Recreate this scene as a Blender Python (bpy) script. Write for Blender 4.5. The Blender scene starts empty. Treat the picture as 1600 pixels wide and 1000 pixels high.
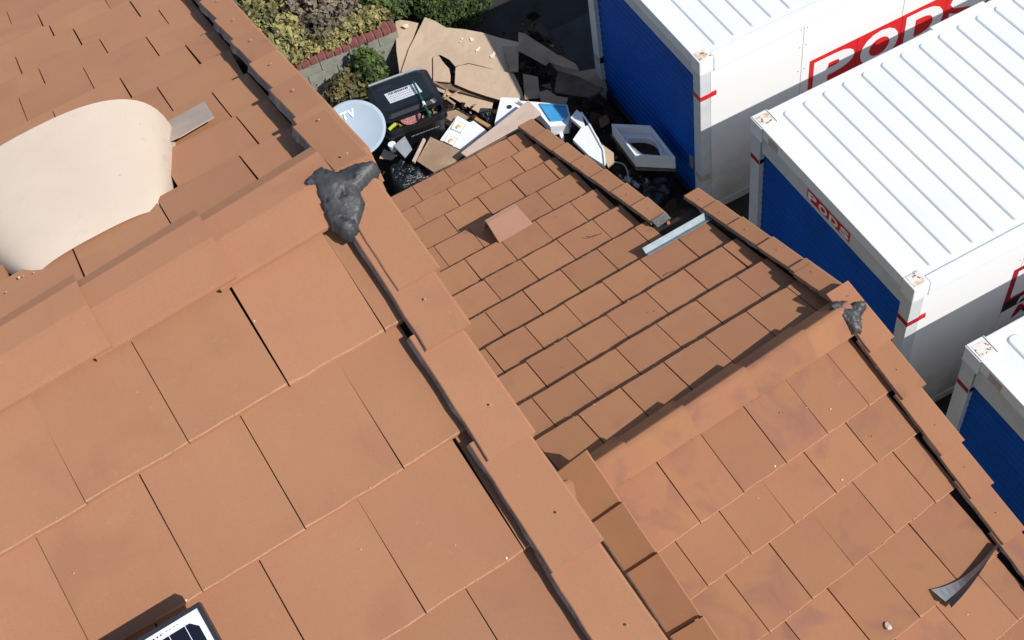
import bpy, bmesh, math, random
from mathutils import Vector, Matrix, geometry, noise
random.seed(7)
S = bpy.context.scene
COL = S.collection

# ------------------------------------------------------------------ camera
cam_d = bpy.data.cameras.new('camera'); cam = bpy.data.objects.new('camera', cam_d); COL.objects.link(cam)
cam_d.sensor_width = 36; cam_d.lens = 43.025; cam_d.clip_start = 0.05; cam_d.clip_end = 500
RX = Vector((0.88003265, -0.45500157, -0.1360739)); DN = Vector((-0.4460401, -0.69349478, -0.56578549)); FW = Vector((0.16306675, 0.55860412, -0.81324699))
m = Matrix.Identity(4)
for i in range(3):
    m[i][0] = RX[i]; m[i][1] = -DN[i]; m[i][2] = -FW[i]
m[0][3], m[1][3], m[2][3] = -4.79733, -4.40571, 11.18616
cam.matrix_world = m
S.camera = cam

# ------------------------------------------------------------------ light
SUN = Vector((0.50, -0.93, 1.0)).normalized()
world = bpy.data.worlds.new('World'); S.world = world; world.use_nodes = True
wn = world.node_tree; bg = wn.nodes['Background']
sky = wn.nodes.new('ShaderNodeTexSky'); sky.sky_type = 'NISHITA'; sky.sun_disc = False
sky.sun_elevation = math.asin(SUN.z); sky.sun_rotation = math.atan2(SUN.x, SUN.y)
sky.air_density = 1.0; sky.dust_density = 0.6; sky.ozone_density = 1.0
wn.links.new(sky.outputs[0], bg.inputs[0]); bg.inputs[1].default_value = 0.125
sd = bpy.data.lights.new('sun', 'SUN'); sd.energy = 4.5; sd.angle = math.radians(0.53); sd.color = (1.0, 0.95, 0.88)
so = bpy.data.objects.new('sun', sd); COL.objects.link(so); so.location = (0, 0, 30)
so.rotation_euler = SUN.to_track_quat('Z', 'Y').to_euler()
S.view_settings.view_transform = 'Standard'; S.view_settings.look = 'None'
S.view_settings.exposure = 0.10; S.view_settings.gamma = 1.0; S.view_settings.use_curve_mapping = False

# ------------------------------------------------------------------ helpers
def setp(o, label=None, cat=None, group=None, kind=None):
    if label: o['label'] = label
    if cat: o['category'] = cat
    if group: o['group'] = group
    if kind: o['kind'] = kind
    return o
def empty(name, loc, label, cat, group=None, rz=0):
    o = bpy.data.objects.new(name, None); COL.objects.link(o); o.location = loc; o.rotation_euler = (0, 0, rz)
    o.empty_display_size = .2
    return setp(o, label, cat, group)
def link(name, me, parent=None, mat=None):
    o = bpy.data.objects.new(name, me); COL.objects.link(o)
    if parent is not None:
        o.parent = parent
    if mat is not None and not me.materials:
        for mm in (mat if isinstance(mat, (list, tuple)) else [mat]): me.materials.append(mm)
    return o
WM = {}
def wmat(o):
    """world matrix from our own bookkeeping (no depsgraph update needed)"""
    mm = o.matrix_basis.copy()
    p = o.parent
    while p is not None:
        mm = p.matrix_basis @ mm; p = p.parent
    return mm
def mesh(name, vs, fs, mat, parent=None, smooth=False, mi=None, world_coords=True):
    me = bpy.data.meshes.new(name)
    if parent is not None and world_coords:
        inv = wmat(parent).inverted(); vs = [inv @ Vector(v) for v in vs]
    me.from_pydata([tuple(v) for v in vs], [], fs)
    for mm in (mat if isinstance(mat, (list, tuple)) else [mat]): me.materials.append(mm)
    if mi: 
        for p, k in zip(me.polygons, mi): p.material_index = k
    if smooth:
        for p in me.polygons: p.use_smooth = True
    me.update()
    return link(name, me, parent)
def from_bm(name, bm, mat, parent=None, smooth=False, world_coords=True):
    bmesh.ops.recalc_face_normals(bm, faces=bm.faces)
    if parent is not None and world_coords: bm.transform(wmat(parent).inverted())
    me = bpy.data.meshes.new(name); bm.to_mesh(me); bm.free()
    for mm in (mat if isinstance(mat, (list, tuple)) else [mat]): me.materials.append(mm)
    if smooth:
        for p in me.polygons: p.use_smooth = True
    return link(name, me, parent)
def bbox(bm, c0, c1, bev=0):
    """axis box from corner c0 to c1"""
    r = bmesh.ops.create_cube(bm, size=1)
    c0 = Vector(c0); c1 = Vector(c1); ce = (c0 + c1) / 2; d = c1 - c0
    for v in r['verts']: v.co = Vector((v.co.x * d.x, v.co.y * d.y, v.co.z * d.z)) + ce
    if bev: bmesh.ops.bevel(bm, geom=list({e for v in r['verts'] for e in v.link_edges}), offset=bev, segments=2, affect='EDGES', profile=.6)
def box(name, c0, c1, mat, parent=None, bev=0.0):
    bm = bmesh.new(); bbox(bm, c0, c1, bev); return from_bm(name, bm, mat, parent)
def tess(pts):
    return geometry.tessellate_polygon([[Vector(p) for p in pts]])
def slab(name, pts, th, mat, parent=None, down=Vector((0, 0, -1)), side_mi=0):
    """flat-ish piece of board: outline pts, thickness th"""
    n = len(pts); P = [Vector(p) for p in pts]; vs = P + [p + down * th for p in P]
    tr = [tuple(t) for t in tess([(p.x, p.y, 0) if abs(down.z) > .5 else p for p in P])]
    fs = []; mi = []
    for t in tr:
        a, b, c = t
        if (P[b] - P[a]).cross(P[c] - P[a]).dot(-down) < 0: t = (a, c, b)
        fs.append(t); mi.append(0); fs.append((t[0] + n, t[2] + n, t[1] + n)); mi.append(0)
    area = sum(P[i].x * P[(i + 1) % n].y - P[(i + 1) % n].x * P[i].y for i in range(n))
    for i in range(n):
        j = (i + 1) % n
        fs.append((i, i + n, j + n, j) if area > 0 else (i, j, j + n, i + n)); mi.append(side_mi)
    return mesh(name, vs, fs, mat, parent, mi=mi)
def tube(bm, pts, r, seg=8, r2=None):
    P = [Vector(p) for p in pts]; rings = []
    for i, p in enumerate(P):
        t = (P[min(i + 1, len(P) - 1)] - P[max(i - 1, 0)]).normalized()
        a = t.orthogonal().normalized() if i == 0 else (a - a.dot(t) * t).normalized()
        b_ = t.cross(a); rr = r if r2 is None else r + (r2 - r) * i / (len(P) - 1)
        rings.append([bm.verts.new(p + (a * math.cos(k * 2 * math.pi / seg) + b_ * math.sin(k * 2 * math.pi / seg)) * rr) for k in range(seg)])
    for A, B in zip(rings, rings[1:]):
        for k in range(seg): bm.faces.new((A[k], A[(k + 1) % seg], B[(k + 1) % seg], B[k]))
    bm.faces.new(rings[0][::-1]); bm.faces.new(rings[-1])

# ------------------------------------------------------------------ materials
def newmat(name):
    m = bpy.data.materials.new(name); m.use_nodes = True; nt = m.node_tree
    return m, nt, nt.nodes['Principled BSDF']
def N(nt, t, **k):
    n = nt.nodes.new(t)
    for a, v in k.items():
        if a.startswith('i_'): n.inputs[a[2:].replace('_', ' ')].default_value = v
        else: setattr(n, a, v)
    return n
def mixc(nt, fac, a, b, mode='MIX'):
    n = nt.nodes.new('ShaderNodeMix'); n.data_type = 'RGBA'; n.blend_type = mode
    for s, v in ((n.inputs[0], fac), (n.inputs[6], a), (n.inputs[7], b)):
        if hasattr(v, 'links'): nt.links.new(v, s)
        else: s.default_value = v if not isinstance(v, tuple) else (*v[:3], 1)
    return n.outputs[2]
def ramp(nt, src, lo, hi, a=0.0, b=1.0):
    n = nt.nodes.new('ShaderNodeMapRange'); n.inputs[1].default_value = lo; n.inputs[2].default_value = hi
    n.inputs[3].default_value = a; n.inputs[4].default_value = b; n.clamp = True
    nt.links.new(src, n.inputs[0]); return n.outputs[0]
def noise_n(nt, scale, detail=3, rough=.5, vec=None, dist=0):
    n = nt.nodes.new('ShaderNodeTexNoise'); n.inputs['Scale'].default_value = scale; n.inputs['Detail'].default_value = detail
    n.inputs['Roughness'].default_value = rough; n.inputs['Distortion'].default_value = dist
    if vec is not None: nt.links.new(vec, n.inputs['Vector'])
    return n.outputs[0]
def geo_pos(nt):
    return nt.nodes.new('ShaderNodeNewGeometry').outputs['Position']
def bump(nt, bsdf, h, strength=.3, dist=.002):
    n = nt.nodes.new('ShaderNodeBump'); n.inputs['Strength'].default_value = strength; n.inputs['Distance'].default_value = dist
    nt.links.new(h, n.inputs['Height']); nt.links.new(n.outputs[0], bsdf.inputs['Normal'])
def simple(name, c, rough=.6, c2=None, nscale=8, spec=.3, metal=0, bstr=0, bscale=60, bdist=.002):
    m, nt, b = newmat(name); pos = geo_pos(nt)
    c2 = c2 or tuple(x * .8 for x in c)
    nt.links.new(mixc(nt, ramp(nt, noise_n(nt, nscale, 5, .6, pos), .35, .65), c, c2), b.inputs['Base Color'])
    b.inputs['Roughness'].default_value = rough; b.inputs['Specular IOR Level'].default_value = spec; b.inputs['Metallic'].default_value = metal
    if bstr: bump(nt, b, noise_n(nt, bscale, 4, .6, pos), bstr, bdist)
    return m
def tile_mat(name, base, alt, stain, stain_lo=.55, speck=.72, blotch=1.0):
    m, nt, b = newmat(name); pos = geo_pos(nt)
    oi = nt.nodes.new('ShaderNodeObjectInfo')
    # every piece shifts the texture by its own amount so that stains stop at its edges
    add = nt.nodes.new('ShaderNodeVectorMath'); add.operation = 'MULTIPLY_ADD'
    cmb = nt.nodes.new('ShaderNodeCombineXYZ')
    for i in range(3): nt.links.new(oi.outputs['Random'], cmb.inputs[i])
    nt.links.new(cmb.outputs[0], add.inputs[0]); add.inputs[1].default_value = (37, 53, 71); nt.links.new(pos, add.inputs[2])
    v = add.outputs[0]
    c = mixc(nt, ramp(nt, noise_n(nt, 2.6, 4, .55, v), .35, .66), base, alt)
    c = mixc(nt, ramp(nt, noise_n(nt, 3.2, 3, .5, v, .6), stain_lo, stain_lo + .16, 0, .62 * blotch), c, stain)
    # individual brightness
    tone = nt.nodes.new('ShaderNodeHueSaturation'); nt.links.new(ramp(nt, oi.outputs['Random'], 0, 1, .92, 1.07), tone.inputs['Value'])
    tone.inputs['Saturation'].default_value = 1.0; nt.links.new(c, tone.inputs['Color']); c = tone.outputs[0]
    fine = noise_n(nt, 420, 3, .7, pos)
    c = mixc(nt, ramp(nt, fine, .30, .62, .30, .0), c, (.17, .085, .05))
    # faint water runs down the slope
    mp = nt.nodes.new('ShaderNodeMapping'); mp.inputs['Scale'].default_value = (14, 1.1, 1.1); mp.inputs['Rotation'].default_value = (0, 0, -.076); nt.links.new(v, mp.inputs[0])
    c = mixc(nt, ramp(nt, noise_n(nt, 1.0, 5, .65, mp.outputs[0]), .50, .72, 0, .28), c, alt if False else tuple(q * .80 for q in base))
    # lichen and lime specks
    vor = nt.nodes.new('ShaderNodeTexVoronoi'); vor.inputs['Scale'].default_value = 26; vor.inputs['Randomness'].default_value = 1
    nt.links.new(v, vor.inputs['Vector'])
    sp = ramp(nt, vor.outputs['Distance'], .06, .035)
    msk = ramp(nt, noise_n(nt, 5.3, 2, .5, v), speck - .04, speck - .0)
    mul = nt.nodes.new('ShaderNodeMath'); mul.operation = 'MULTIPLY'; nt.links.new(sp, mul.inputs[0]); nt.links.new(msk, mul.inputs[1])
    c = mixc(nt, mul.outputs[0], c, (.62, .55, .45))
    dust = ramp(nt, noise_n(nt, 34, 6, .75, v), .60, .74, 0, .35)
    c = mixc(nt, dust, c, (.37, .27, .20))
    nt.links.new(c, b.inputs['Base Color'])
    b.inputs['Roughness'].default_value = .88; b.inputs['Specular IOR Level'].default_value = .25
    b.inputs['Diffuse Roughness'].default_value = .45
    mx = nt.nodes.new('ShaderNodeMath'); mx.operation = 'MULTIPLY_ADD'; nt.links.new(noise_n(nt, 45, 4, .6, v), mx.inputs[0]); mx.inputs[1].default_value = 1.2
    nt.links.new(noise_n(nt, 330, 3, .7, pos), mx.inputs[2])
    bump(nt, b, mx.outputs[0], .28, .0022)
    return m
M = {}
M['tile_near'] = tile_mat('tile_near', (.380, .190, .099), (.362, .172, .097), (.285, .128, .080), .58, .72, .7)
M['tile_sn'] = tile_mat('tile_purple', (.388, .189, .094), (.366, .170, .098), (.255, .118, .098), .53, .70, 1.0)
M['tile_edge'] = simple('worn_tile_edge', (.42, .245, .16), .95, (.36, .18, .11), 55, .15, 0, .5, 200, .003)
M['tile_cut'] = simple('cut_concrete', (.27, .22, .195), .95, (.17, .145, .135), 60, .2, 0, .6, 150, .004)
M['deck'] = simple('underlay', (.03, .022, .02), .95, (.05, .04, .035), 12)
M['mastic'] = simple('mastic', (.022, .023, .028), .48, (.058, .056, .058), 11, .5, 0, .6, 75, .004)
M['stucco'] = simple('stucco', (.52, .44, .34), .95, (.47, .40, .31), 5, .2, 0, .5, 180, .004)
M['trim'] = simple('wood_trim', (.24, .15, .10), .7, (.20, .12, .08), 9)
M['cream'] = simple('cream_paint', (.68, .59, .47), .7, (.64, .55, .44), 3.5, .3, 0, .15, 90, .002)
def grimy_top():
    m, nt, b = newmat('grimy_roof_paint'); pos = geo_pos(nt)
    c = mixc(nt, ramp(nt, noise_n(nt, 1.3, 5, .6, pos), .35, .7), (.76, .785, .785), (.70, .73, .735))
    c = mixc(nt, ramp(nt, noise_n(nt, 7, 7, .7, pos, .8), .58, .78, 0, .5), c, (.52, .52, .49))
    c = mixc(nt, ramp(nt, noise_n(nt, 38, 3, .6, pos), .72, .76, 0, .7), c, (.34, .30, .25))
    nt.links.new(c, b.inputs['Base Color']); b.inputs['Roughness'].default_value = .55; b.inputs['Specular IOR Level'].default_value = .3
    bump(nt, b, noise_n(nt, 2.5, 2, .5, pos), .15, .012); return m
M['white_top'] = grimy_top()
def cream():
    m, nt, b = newmat('cream_paint_weathered'); pos = geo_pos(nt)
    c = mixc(nt, ramp(nt, noise_n(nt, 3.5, 5, .6, pos), .35, .7), (.67, .555, .44), (.63, .515, .40))
    c = mixc(nt, ramp(nt, noise_n(nt, 9, 5, .65, pos, 1.2), .60, .72, 0, .35), c, (.44, .37, .30))
    c = mixc(nt, ramp(nt, noise_n(nt, 60, 2, .5, pos), .76, .79, 0, .6), c, (.2, .16, .12))
    nt.links.new(c, b.inputs['Base Color']); b.inputs['Roughness'].default_value = .8; b.inputs['Specular IOR Level'].default_value = .2
    bump(nt, b, noise_n(nt, 6, 3, .5, pos), .2, .012); return m
M['cream'] = cream()
M['steel'] = simple('sunlit_steel', (.62, .67, .70), .4, (.52, .57, .60), 20, .5, .1)
M['crumb'] = simple('lime_crumbs', (.50, .37, .27), .95, (.42, .28, .19), 50)
M['lead'] = simple('lead', (.56, .47, .38), .65, (.43, .35, .28), 14, .4, .0, .4, 25, .006)
M['white'] = simple('white_paint', (.80, .81, .81), .5, (.76, .78, .78), 3, .35, 0, .05, 30, .002)
M['white_top'] = simple('white_roof_paint', (.78, .80, .80), .55, (.73, .755, .76), 1.3, .3, 0, .05, 30, .002)
M['greytrim'] = simple('post_paint', (.62, .64, .65), .5, (.55, .57, .58), 7, .35)
def dirty_white():
    m, nt, b = newmat('side_panel_paint'); pos = geo_pos(nt)
    sep = nt.nodes.new('ShaderNodeSeparateXYZ'); nt.links.new(pos, sep.inputs[0])
    g = ramp(nt, sep.outputs['Z'], .1, 1.5, 1, 0)
    mul = nt.nodes.new('ShaderNodeMath'); mul.operation = 'MULTIPLY'; nt.links.new(g, mul.inputs[0]); nt.links.new(ramp(nt, noise_n(nt, 2.2, 6, .65, pos), .25, .75), mul.inputs[1])
    nt.links.new(mixc(nt, mul.outputs[0], (.80, .81, .81), (.40, .35, .28)), b.inputs['Base Color'])
    b.inputs['Roughness'].default_value = .55
    bump(nt, b, noise_n(nt, 3, 2, .5, pos), .12, .01)
    return m
M['side'] = dirty_white()
M['rust'] = None
def rusty():
    m, nt, b = newmat('worn_casting_paint'); pos = geo_pos(nt)
    c = mixc(nt, ramp(nt, noise_n(nt, 24, 4, .6, pos), .56, .60), (.74, .70, .64), (.24, .10, .04))
    c = mixc(nt, ramp(nt, noise_n(nt, 11, 3, .6, pos), .52, .66), c, (.62, .42, .25))
    nt.links.new(c, b.inputs['Base Color']); b.inputs['Roughness'].default_value = .7
    bump(nt, b, noise_n(nt, 40, 4, .6, pos), .3, .004); return m
M['rust'] = rusty()
M['blue'] = simple('blue_door_paint', (.001, .090, .44), .55, (.001, .072, .36), 2.2, .2)
M['red'] = simple('red_vinyl', (.66, .022, .025), .45, (.60, .02, .022), 6, .4)
M['darkred'] = simple('dark_red_vinyl', (.36, .012, .03), .5, (.32, .01, .025), 6, .4)
M['vinylw'] = simple('white_vinyl', (.80, .80, .80), .5, (.77, .77, .78), 8)
M['black'] = simple('black_vinyl', (.012, .012, .013), .5, (.02, .02, .02), 9)
M['seam'] = simple('seam_dark', (.12, .12, .125), .8)
def card():
    m, nt, b = newmat('cardboard_buckled'); pos = geo_pos(nt)
    c = mixc(nt, ramp(nt, noise_n(nt, 2.6, 5, .6, pos), .35, .65), (.53, .40, .285), (.47, .35, .245))
    c = mixc(nt, ramp(nt, noise_n(nt, 6, 6, .7, pos, 1.0), .60, .72, 0, .4), c, (.33, .225, .15))
    nt.links.new(c, b.inputs['Base Color']); b.inputs['Roughness'].default_value = .85; b.inputs['Specular IOR Level'].default_value = .2
    bump(nt, b, noise_n(nt, 3.2, 3, .5, pos, .6), .4, .05); return m
M['card'] = card()
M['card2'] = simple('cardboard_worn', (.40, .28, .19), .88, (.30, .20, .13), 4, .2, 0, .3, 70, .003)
M['carddark'] = simple('cardboard_dark', (.17, .12, .085), .9, (.10, .07, .05), 5, .2, 0, .3, 60, .003)  # darker brown than the other cardboard
M['edge'] = simple('cardboard_edge', (.22, .145, .09), .9, (.15, .095, .06), 60)
M['paper'] = simple('torn_paper', (.80, .68, .52), .9, (.72, .58, .42), 40)
M['foam'] = simple('styrofoam', (.80, .81, .82), .8, (.76, .78, .80), 14, .2, 0, .25, 260, .002)
M['foamblue'] = simple('blue_film', (.06, .33, .62), .45, (.05, .28, .55), 6, .4)
M['yellow'] = simple('glue_yellow', (.62, .45, .16), .6, (.70, .60, .35), 50)
M['bag'] = simple('black_plastic_bag', (.004, .005, .008), .20, (.012, .013, .016), 9, .6, 0, .9, 22, .03)
M['bin'] = simple('black_bin_plastic', (.004, .0045, .007), .36, (.010, .011, .013), 5, .5, 0, .2, 40, .003)
M['dish'] = simple('dish_grey', (.34, .42, .50), .55, (.32, .40, .48), 3, .3)
M['plank'] = simple('raw_plank', (.58, .46, .38), .75, (.50, .38, .31), 6, .2, 0, .2, 30, .002)
M['wood'] = simple('yellow_wood', (.45, .28, .12), .75, (.38, .22, .09), 12)
M['green'] = simple('green_stick', (.01, .11, .045), .5)
M['grey'] = simple('grey_plastic', (.33, .36, .39), .5, (.28, .31, .34), 8)
M['galv'] = simple('galvanised_steel', (.27, .32, .35), .5, (.20, .25, .28), 20, .5, .25, .15, 60, .002)
M['galvdark'] = simple('dark_steel', (.05, .06, .075), .4, (.03, .035, .05), 8, .5, .4)
M['blockw'] = simple('concrete_block', (.30, .30, .26), .95, (.23, .235, .20), 9, .2, 0, .6, 90, .006)
M['mortar'] = simple('mortar', (.21, .20, .175), .95)
M['brick'] = simple('red_brick', (.26, .085, .075), .9, (.19, .06, .055), 14, .2, 0, .5, 70, .004)
M['ground'] = simple('dirty_concrete', (.045, .041, .038), .95, (.028, .025, .022), 1.4, .2, 0, .5, 30, .01)
M['soil'] = simple('soil', (.05, .035, .022), .98, (.03, .02, .012), 12, .1, 0, .8, 30, .03)
M['slabc'] = simple('concrete_slab', (.06, .058, .056), .92, (.04, .039, .038), 2.5, .2, 0, .3, 40, .004)
M['panelblack'] = simple('anodised_black', (.012, .013, .017), .35, (.02, .02, .025), 10, .5)
M['cell'] = simple('solar_cell', (.004, .005, .010), .18, (.006, .007, .014), 8, .6)
M['backsheet'] = simple('backsheet', (.68, .70, .74), .35, (.66, .68, .72), 6)
M['bark'] = simple('bark', (.07, .045, .03), .95, (.04, .025, .018), 30)
M['trash'] = simple('mixed_rubbish', (.07, .045, .03), .9, (.02, .014, .012), 7, .2, 0, .8, 25, .03)
M['pink'] = simple('pink_plate', (.68, .45, .44), .6, (.62, .18, .20), 34)
M['lime'] = simple('lime_green_plastic', (.42, .50, .03), .5)
def film_mat():
    m, nt, b = newmat('clear_film'); b.inputs['Base Color'].default_value = (.55, .62, .70, 1)
    b.inputs['Roughness'].default_value = .15; b.inputs['Alpha'].default_value = .3; bump(nt, b, noise_n(nt, 30, 3, .6, geo_pos(nt)), 1, .03); return m
M['film'] = film_mat()
def leaf_mat(name, cols, scale=9):
    m, nt, b = newmat(name); pos = geo_pos(nt)
    c = mixc(nt, ramp(nt, noise_n(nt, scale, 3, .6, pos), .35, .62), cols[0], cols[1])
    c = mixc(nt, ramp(nt, noise_n(nt, scale * 7, 2, .5, pos), .42, .62), c, cols[2])
    nt.links.new(c, b.inputs['Base Color']); b.inputs['Roughness'].default_value = .6
    b.inputs['Specular IOR Level'].default_value = .3
    tr = nt.nodes.new('ShaderNodeBsdfTranslucent'); nt.links.new(c, tr.inputs[0])
    mx = nt.nodes.new('ShaderNodeMixShader'); mx.inputs[0].default_value = .22
    out = nt.nodes['Material Output']
    nt.links.new(b.outputs[0], mx.inputs[1]); nt.links.new(tr.outputs[0], mx.inputs[2]); nt.links.new(mx.outputs[0], out.inputs[0])
    return m
M['leaf_grey'] = leaf_mat('leaf_grey_purple', ((.19, .165, .135), (.13, .105, .095), (.24, .20, .13)))
M['leaf_yellow'] = leaf_mat('leaf_yellow_green', ((.22, .21, .07), (.13, .145, .04), (.36, .31, .15)))
M['leaf_green'] = leaf_mat('leaf_green', ((.055, .10, .022), (.03, .06, .014), (.11, .15, .045)))
M['leaf_dark'] = leaf_mat('leaf_dark_green', ((.035, .07, .014), (.022, .045, .009), (.075, .11, .03)), 5)
M['leaf_brown'] = leaf_mat('leaf_green_brown', ((.10, .085, .035), (.05, .07, .02), (.20, .16, .08)))
M['leaf_bright'] = leaf_mat('leaf_bright_yellow', ((.55, .40, .015), (.42, .32, .01), (.65, .5, .05)))

# ------------------------------------------------------------------ ground and slab
mesh('ground', [(-150, -150, 0), (150, -150, 0), (150, 150, 0), (-150, 150, 0)], [(0, 1, 2, 3)], M['ground'])['kind'] = 'structure'
g = slab('pavement', [(-.75, 7.10, .05), (-.4, 5.9, .05), (1.2, 5.9, .05), (1.2, 7.16, .05)], .05, M['slabc']); g['kind'] = 'structure'

# ------------------------------------------------------------------ roof geometry (u along the ridge, v down the slope, h above the slope)
U = Vector((.997074, .076444, 0)); E = .36241; W0 = .314
PL = {'BN': (Vector((.115, -1.5004, 8.5267)), Vector((.07113, -.92771, -.36647)), Vector((.02801, -.3654, .93043))),
      'BF': (Vector((.115, -1.5004, 8.5267)), Vector((-.07113, .92771, -.36647)), Vector((-.02801, .3654, .93043))),
      'SF': (Vector((.0681, -.888, 4.9391)), Vector((-.07141, .93147, -.35675)), Vector((-.02727, .3557, .9342))),
      'SN': (Vector((.0704, -.9182, 5.0185)), Vector((.07141, -.93147, -.35675)), Vector((.02727, -.3557, .9342)))}
def P(k, u, v, h=0.0):
    O, V, n = PL[k]; return O + U * u + V * v + n * h

def tile_mesh(seed, w=W0, L=.415, t=.026, chip=True):
    """flat concrete tile: butt edge at y=0 facing -y, head at y=L; top at z=0 at the butt; rough cut butt edge"""
    r = random.Random(seed); nx = 6
    vs = []; fs = []
    xs = [w * i / nx for i in range(nx + 1)]; br = .0035
    jit = [r.uniform(-.0026, .0026) if 0 < i < nx else 0 for i in range(nx + 1)]
    chips = [0] * (nx + 1)
    if chip and r.random() < .5:
        chips[r.choice([0, nx])] = r.uniform(.002, .007)
    for i, x in enumerate(xs):
        j = jit[i]; ch = chips[i]
        vs += [(x, j, -t), (x, j, -br), (x, j + br + ch, 0), (x, L, 0), (x, L, -t)]
    for i in range(nx):
        a = i * 5; b = a + 5
        fs += [(a, b, b + 1, a + 1), (a + 1, b + 1, b + 2, a + 2), (a + 2, b + 2, b + 3, a + 3), (a + 3, b + 3, b + 4, a + 4), (a + 4, b + 4, b, a)]
    fs += [(0, 1, 2, 3, 4), tuple(nx * 5 + q for q in (4, 3, 2, 1, 0))]
    me = bpy.data.meshes.new('roof_tile'); me.from_pydata(vs, [], fs)
    for i in range(nx): me.polygons[i * 5 + 1].material_index = 1
    return me
TM = {}
for key in ('tile_near', 'tile_sn'):
    TM[key] = []
    for s in range(8):
        me = tile_mesh(s); me.materials.append(M[key]); me.materials.append(M['tile_edge']); TM[key].append(me)

def frame(o, parent, X, Y, Z, pos, sx=1.0, sy=1.0, sz=1.0):
    m = Matrix.Identity(4)
    for i in range(3):
        m[i][0] = X[i] * sx; m[i][1] = Y[i] * sy; m[i][2] = Z[i] * sz; m[i][3] = pos[i]
    o.matrix_basis = wmat(parent).inverted() @ m if parent is not None else m

def lay_rows(key, rows, uL, uR, parent, mk, skew, sp_fn, tilt=.027, name='roof_tile', skip=None, gap=.005, rnd=random.Random(3)):
    """rows: list of (v of the butt in courses, u of one joint in tile widths); uL/uR functions of v (m)"""
    for ri, (vb, j0) in enumerate(rows):
        sp = sp_fn(vb); v_m = vb * E
        left, right = uL(v_m) / W0, uR(v_m) / W0
        k0 = math.floor((left - j0) / sp); k = k0
        edges = []
        while True:
            a = j0 + k * sp; b = a + sp
            a2, b2 = max(a, left), min(b, right)
            if a2 >= right: break
            if b2 - a2 > .07: edges.append((a2, b2))
            k += 1
        for a, b in edges:
            va = vb * (1 + skew * (a - j0)) * E; vb2 = vb * (1 + skew * (b - j0)) * E
            g = gap * rnd.uniform(.6, 1.7)
            dv = rnd.uniform(-.003, .003)
            p0 = P(key, a * W0 + g / 2, va + dv); p1 = P(key, b * W0 - g / 2, vb2 + dv + rnd.uniform(-.002, .002))
            if skip and skip(key, (a + b) / 2 * W0, v_m - .18): continue
            X = (p1 - p0).normalized(); n = PL[key][2]
            flip = key in ('SF', 'BF')
            Y = n.cross(X).normalized()
            if flip: Y = -Y
            # tip the head down under the course above
            ang = tilt / E + rnd.uniform(-.004, .004)
            Yt = (Y - n * ang).normalized(); Zt = (n + Y * ang).normalized()
            wd = (p1 - p0).length
            o = link(name, TM[mk][rnd.randrange(8)], parent)
            lift = rnd.uniform(-.001, .0025); sy = 1.08 if key == 'SN' else 1.0
            if key[0] == 'B' and v_m < .41: sy = (v_m + .0) / .415
            if flip:      # mirror: x runs the other way so that the frame stays right handed
                frame(o, parent, -X, Yt, Zt, p1 + n * lift, wd / W0, sy, 1.7 if key == 'SF' else 1.0)
            else:
                frame(o, parent, X, Yt, Zt, p0 + n * lift, wd / W0, sy, 1.7 if key == 'SF' else 1.0)

# vent opening on the big far slope
def vent_skip(k, u, v):
    return k == 'BF' and -5.52 < u < -5.08 and .5 < v < .95

# ---- house (tall roof)
house = empty('house', (-6.2, -1.5, 0), 'tall cream stucco house under the big terracotta tile roof with the ridge running across it', 'house')
dk = []
uh0, uh1 = -7.6, -4.70
def deck(key, u0, u1, v0, v1, parent, h=-.055, u2=None):
    u2 = u1 if u2 is None else u2
    vs = [P(key, u0, v0, h), P(key, u1, v0, h), P(key, u2, v1, h), P(key, u0, v1, h)]
    vs += [q - PL[key][2] * .12 for q in vs]
    fs = [(0, 1, 2, 3), (7, 6, 5, 4), (0, 4, 5, 1), (1, 5, 6, 2), (2, 6, 7, 3), (3, 7, 4, 0)]
    if key in ('BF', 'SF'): fs = [f[::-1] for f in fs]
    return mesh('roof_slope', vs, fs, M['deck'], parent)
bn = deck('BN', uh0, -4.57, .03, 10.3 * E, house); setp(bn, 'near slope of the big roof, tiled in large terracotta slabs')
bf = deck('BF', uh0, -4.53, .03, 14.5 * E, house, u2=-4.53 + .055 * 5.2); setp(bf, 'far slope of the big roof, running down behind the ridge')
bn_rows = [(1.28, -18.03), (2.31, -17.54), (3.33, -17.02), (4.34, -15.62), (5.35, -15.1), (6.36, -15.6), (7.37, -15.05), (8.38, -15.55), (9.4, -15.1), (10.4, -15.6)]
lay_rows('BN', bn_rows, lambda v: uh0, lambda v: -4.640 if v < .5 else -4.668 - .012 * (v - .8), bn, 'tile_near', 0, lambda v: 1.0, rnd=random.Random(11), gap=.0035)
bf_rows = [(.55, -15.7), (1.53, -15.22), (2.48, -14.95), (3.42, -14.97), (4.41, -14.48), (5.33, -14.79), (6.38, -15.12), (7.22, -14.70), (8.25, -14.93), (9.0, -15.21), (9.9, -15.27), (10.9, -15.7), (11.85, -15.2), (12.8, -15.7), (13.8, -15.2), (14.7, -15.6)]
lay_rows('BF', bf_rows, lambda v: uh0, lambda v: -4.618 + .06 * v, bf, 'tile_near', -.003, lambda v: .967, skip=vent_skip, tilt=.025, rnd=random.Random(12))

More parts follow.
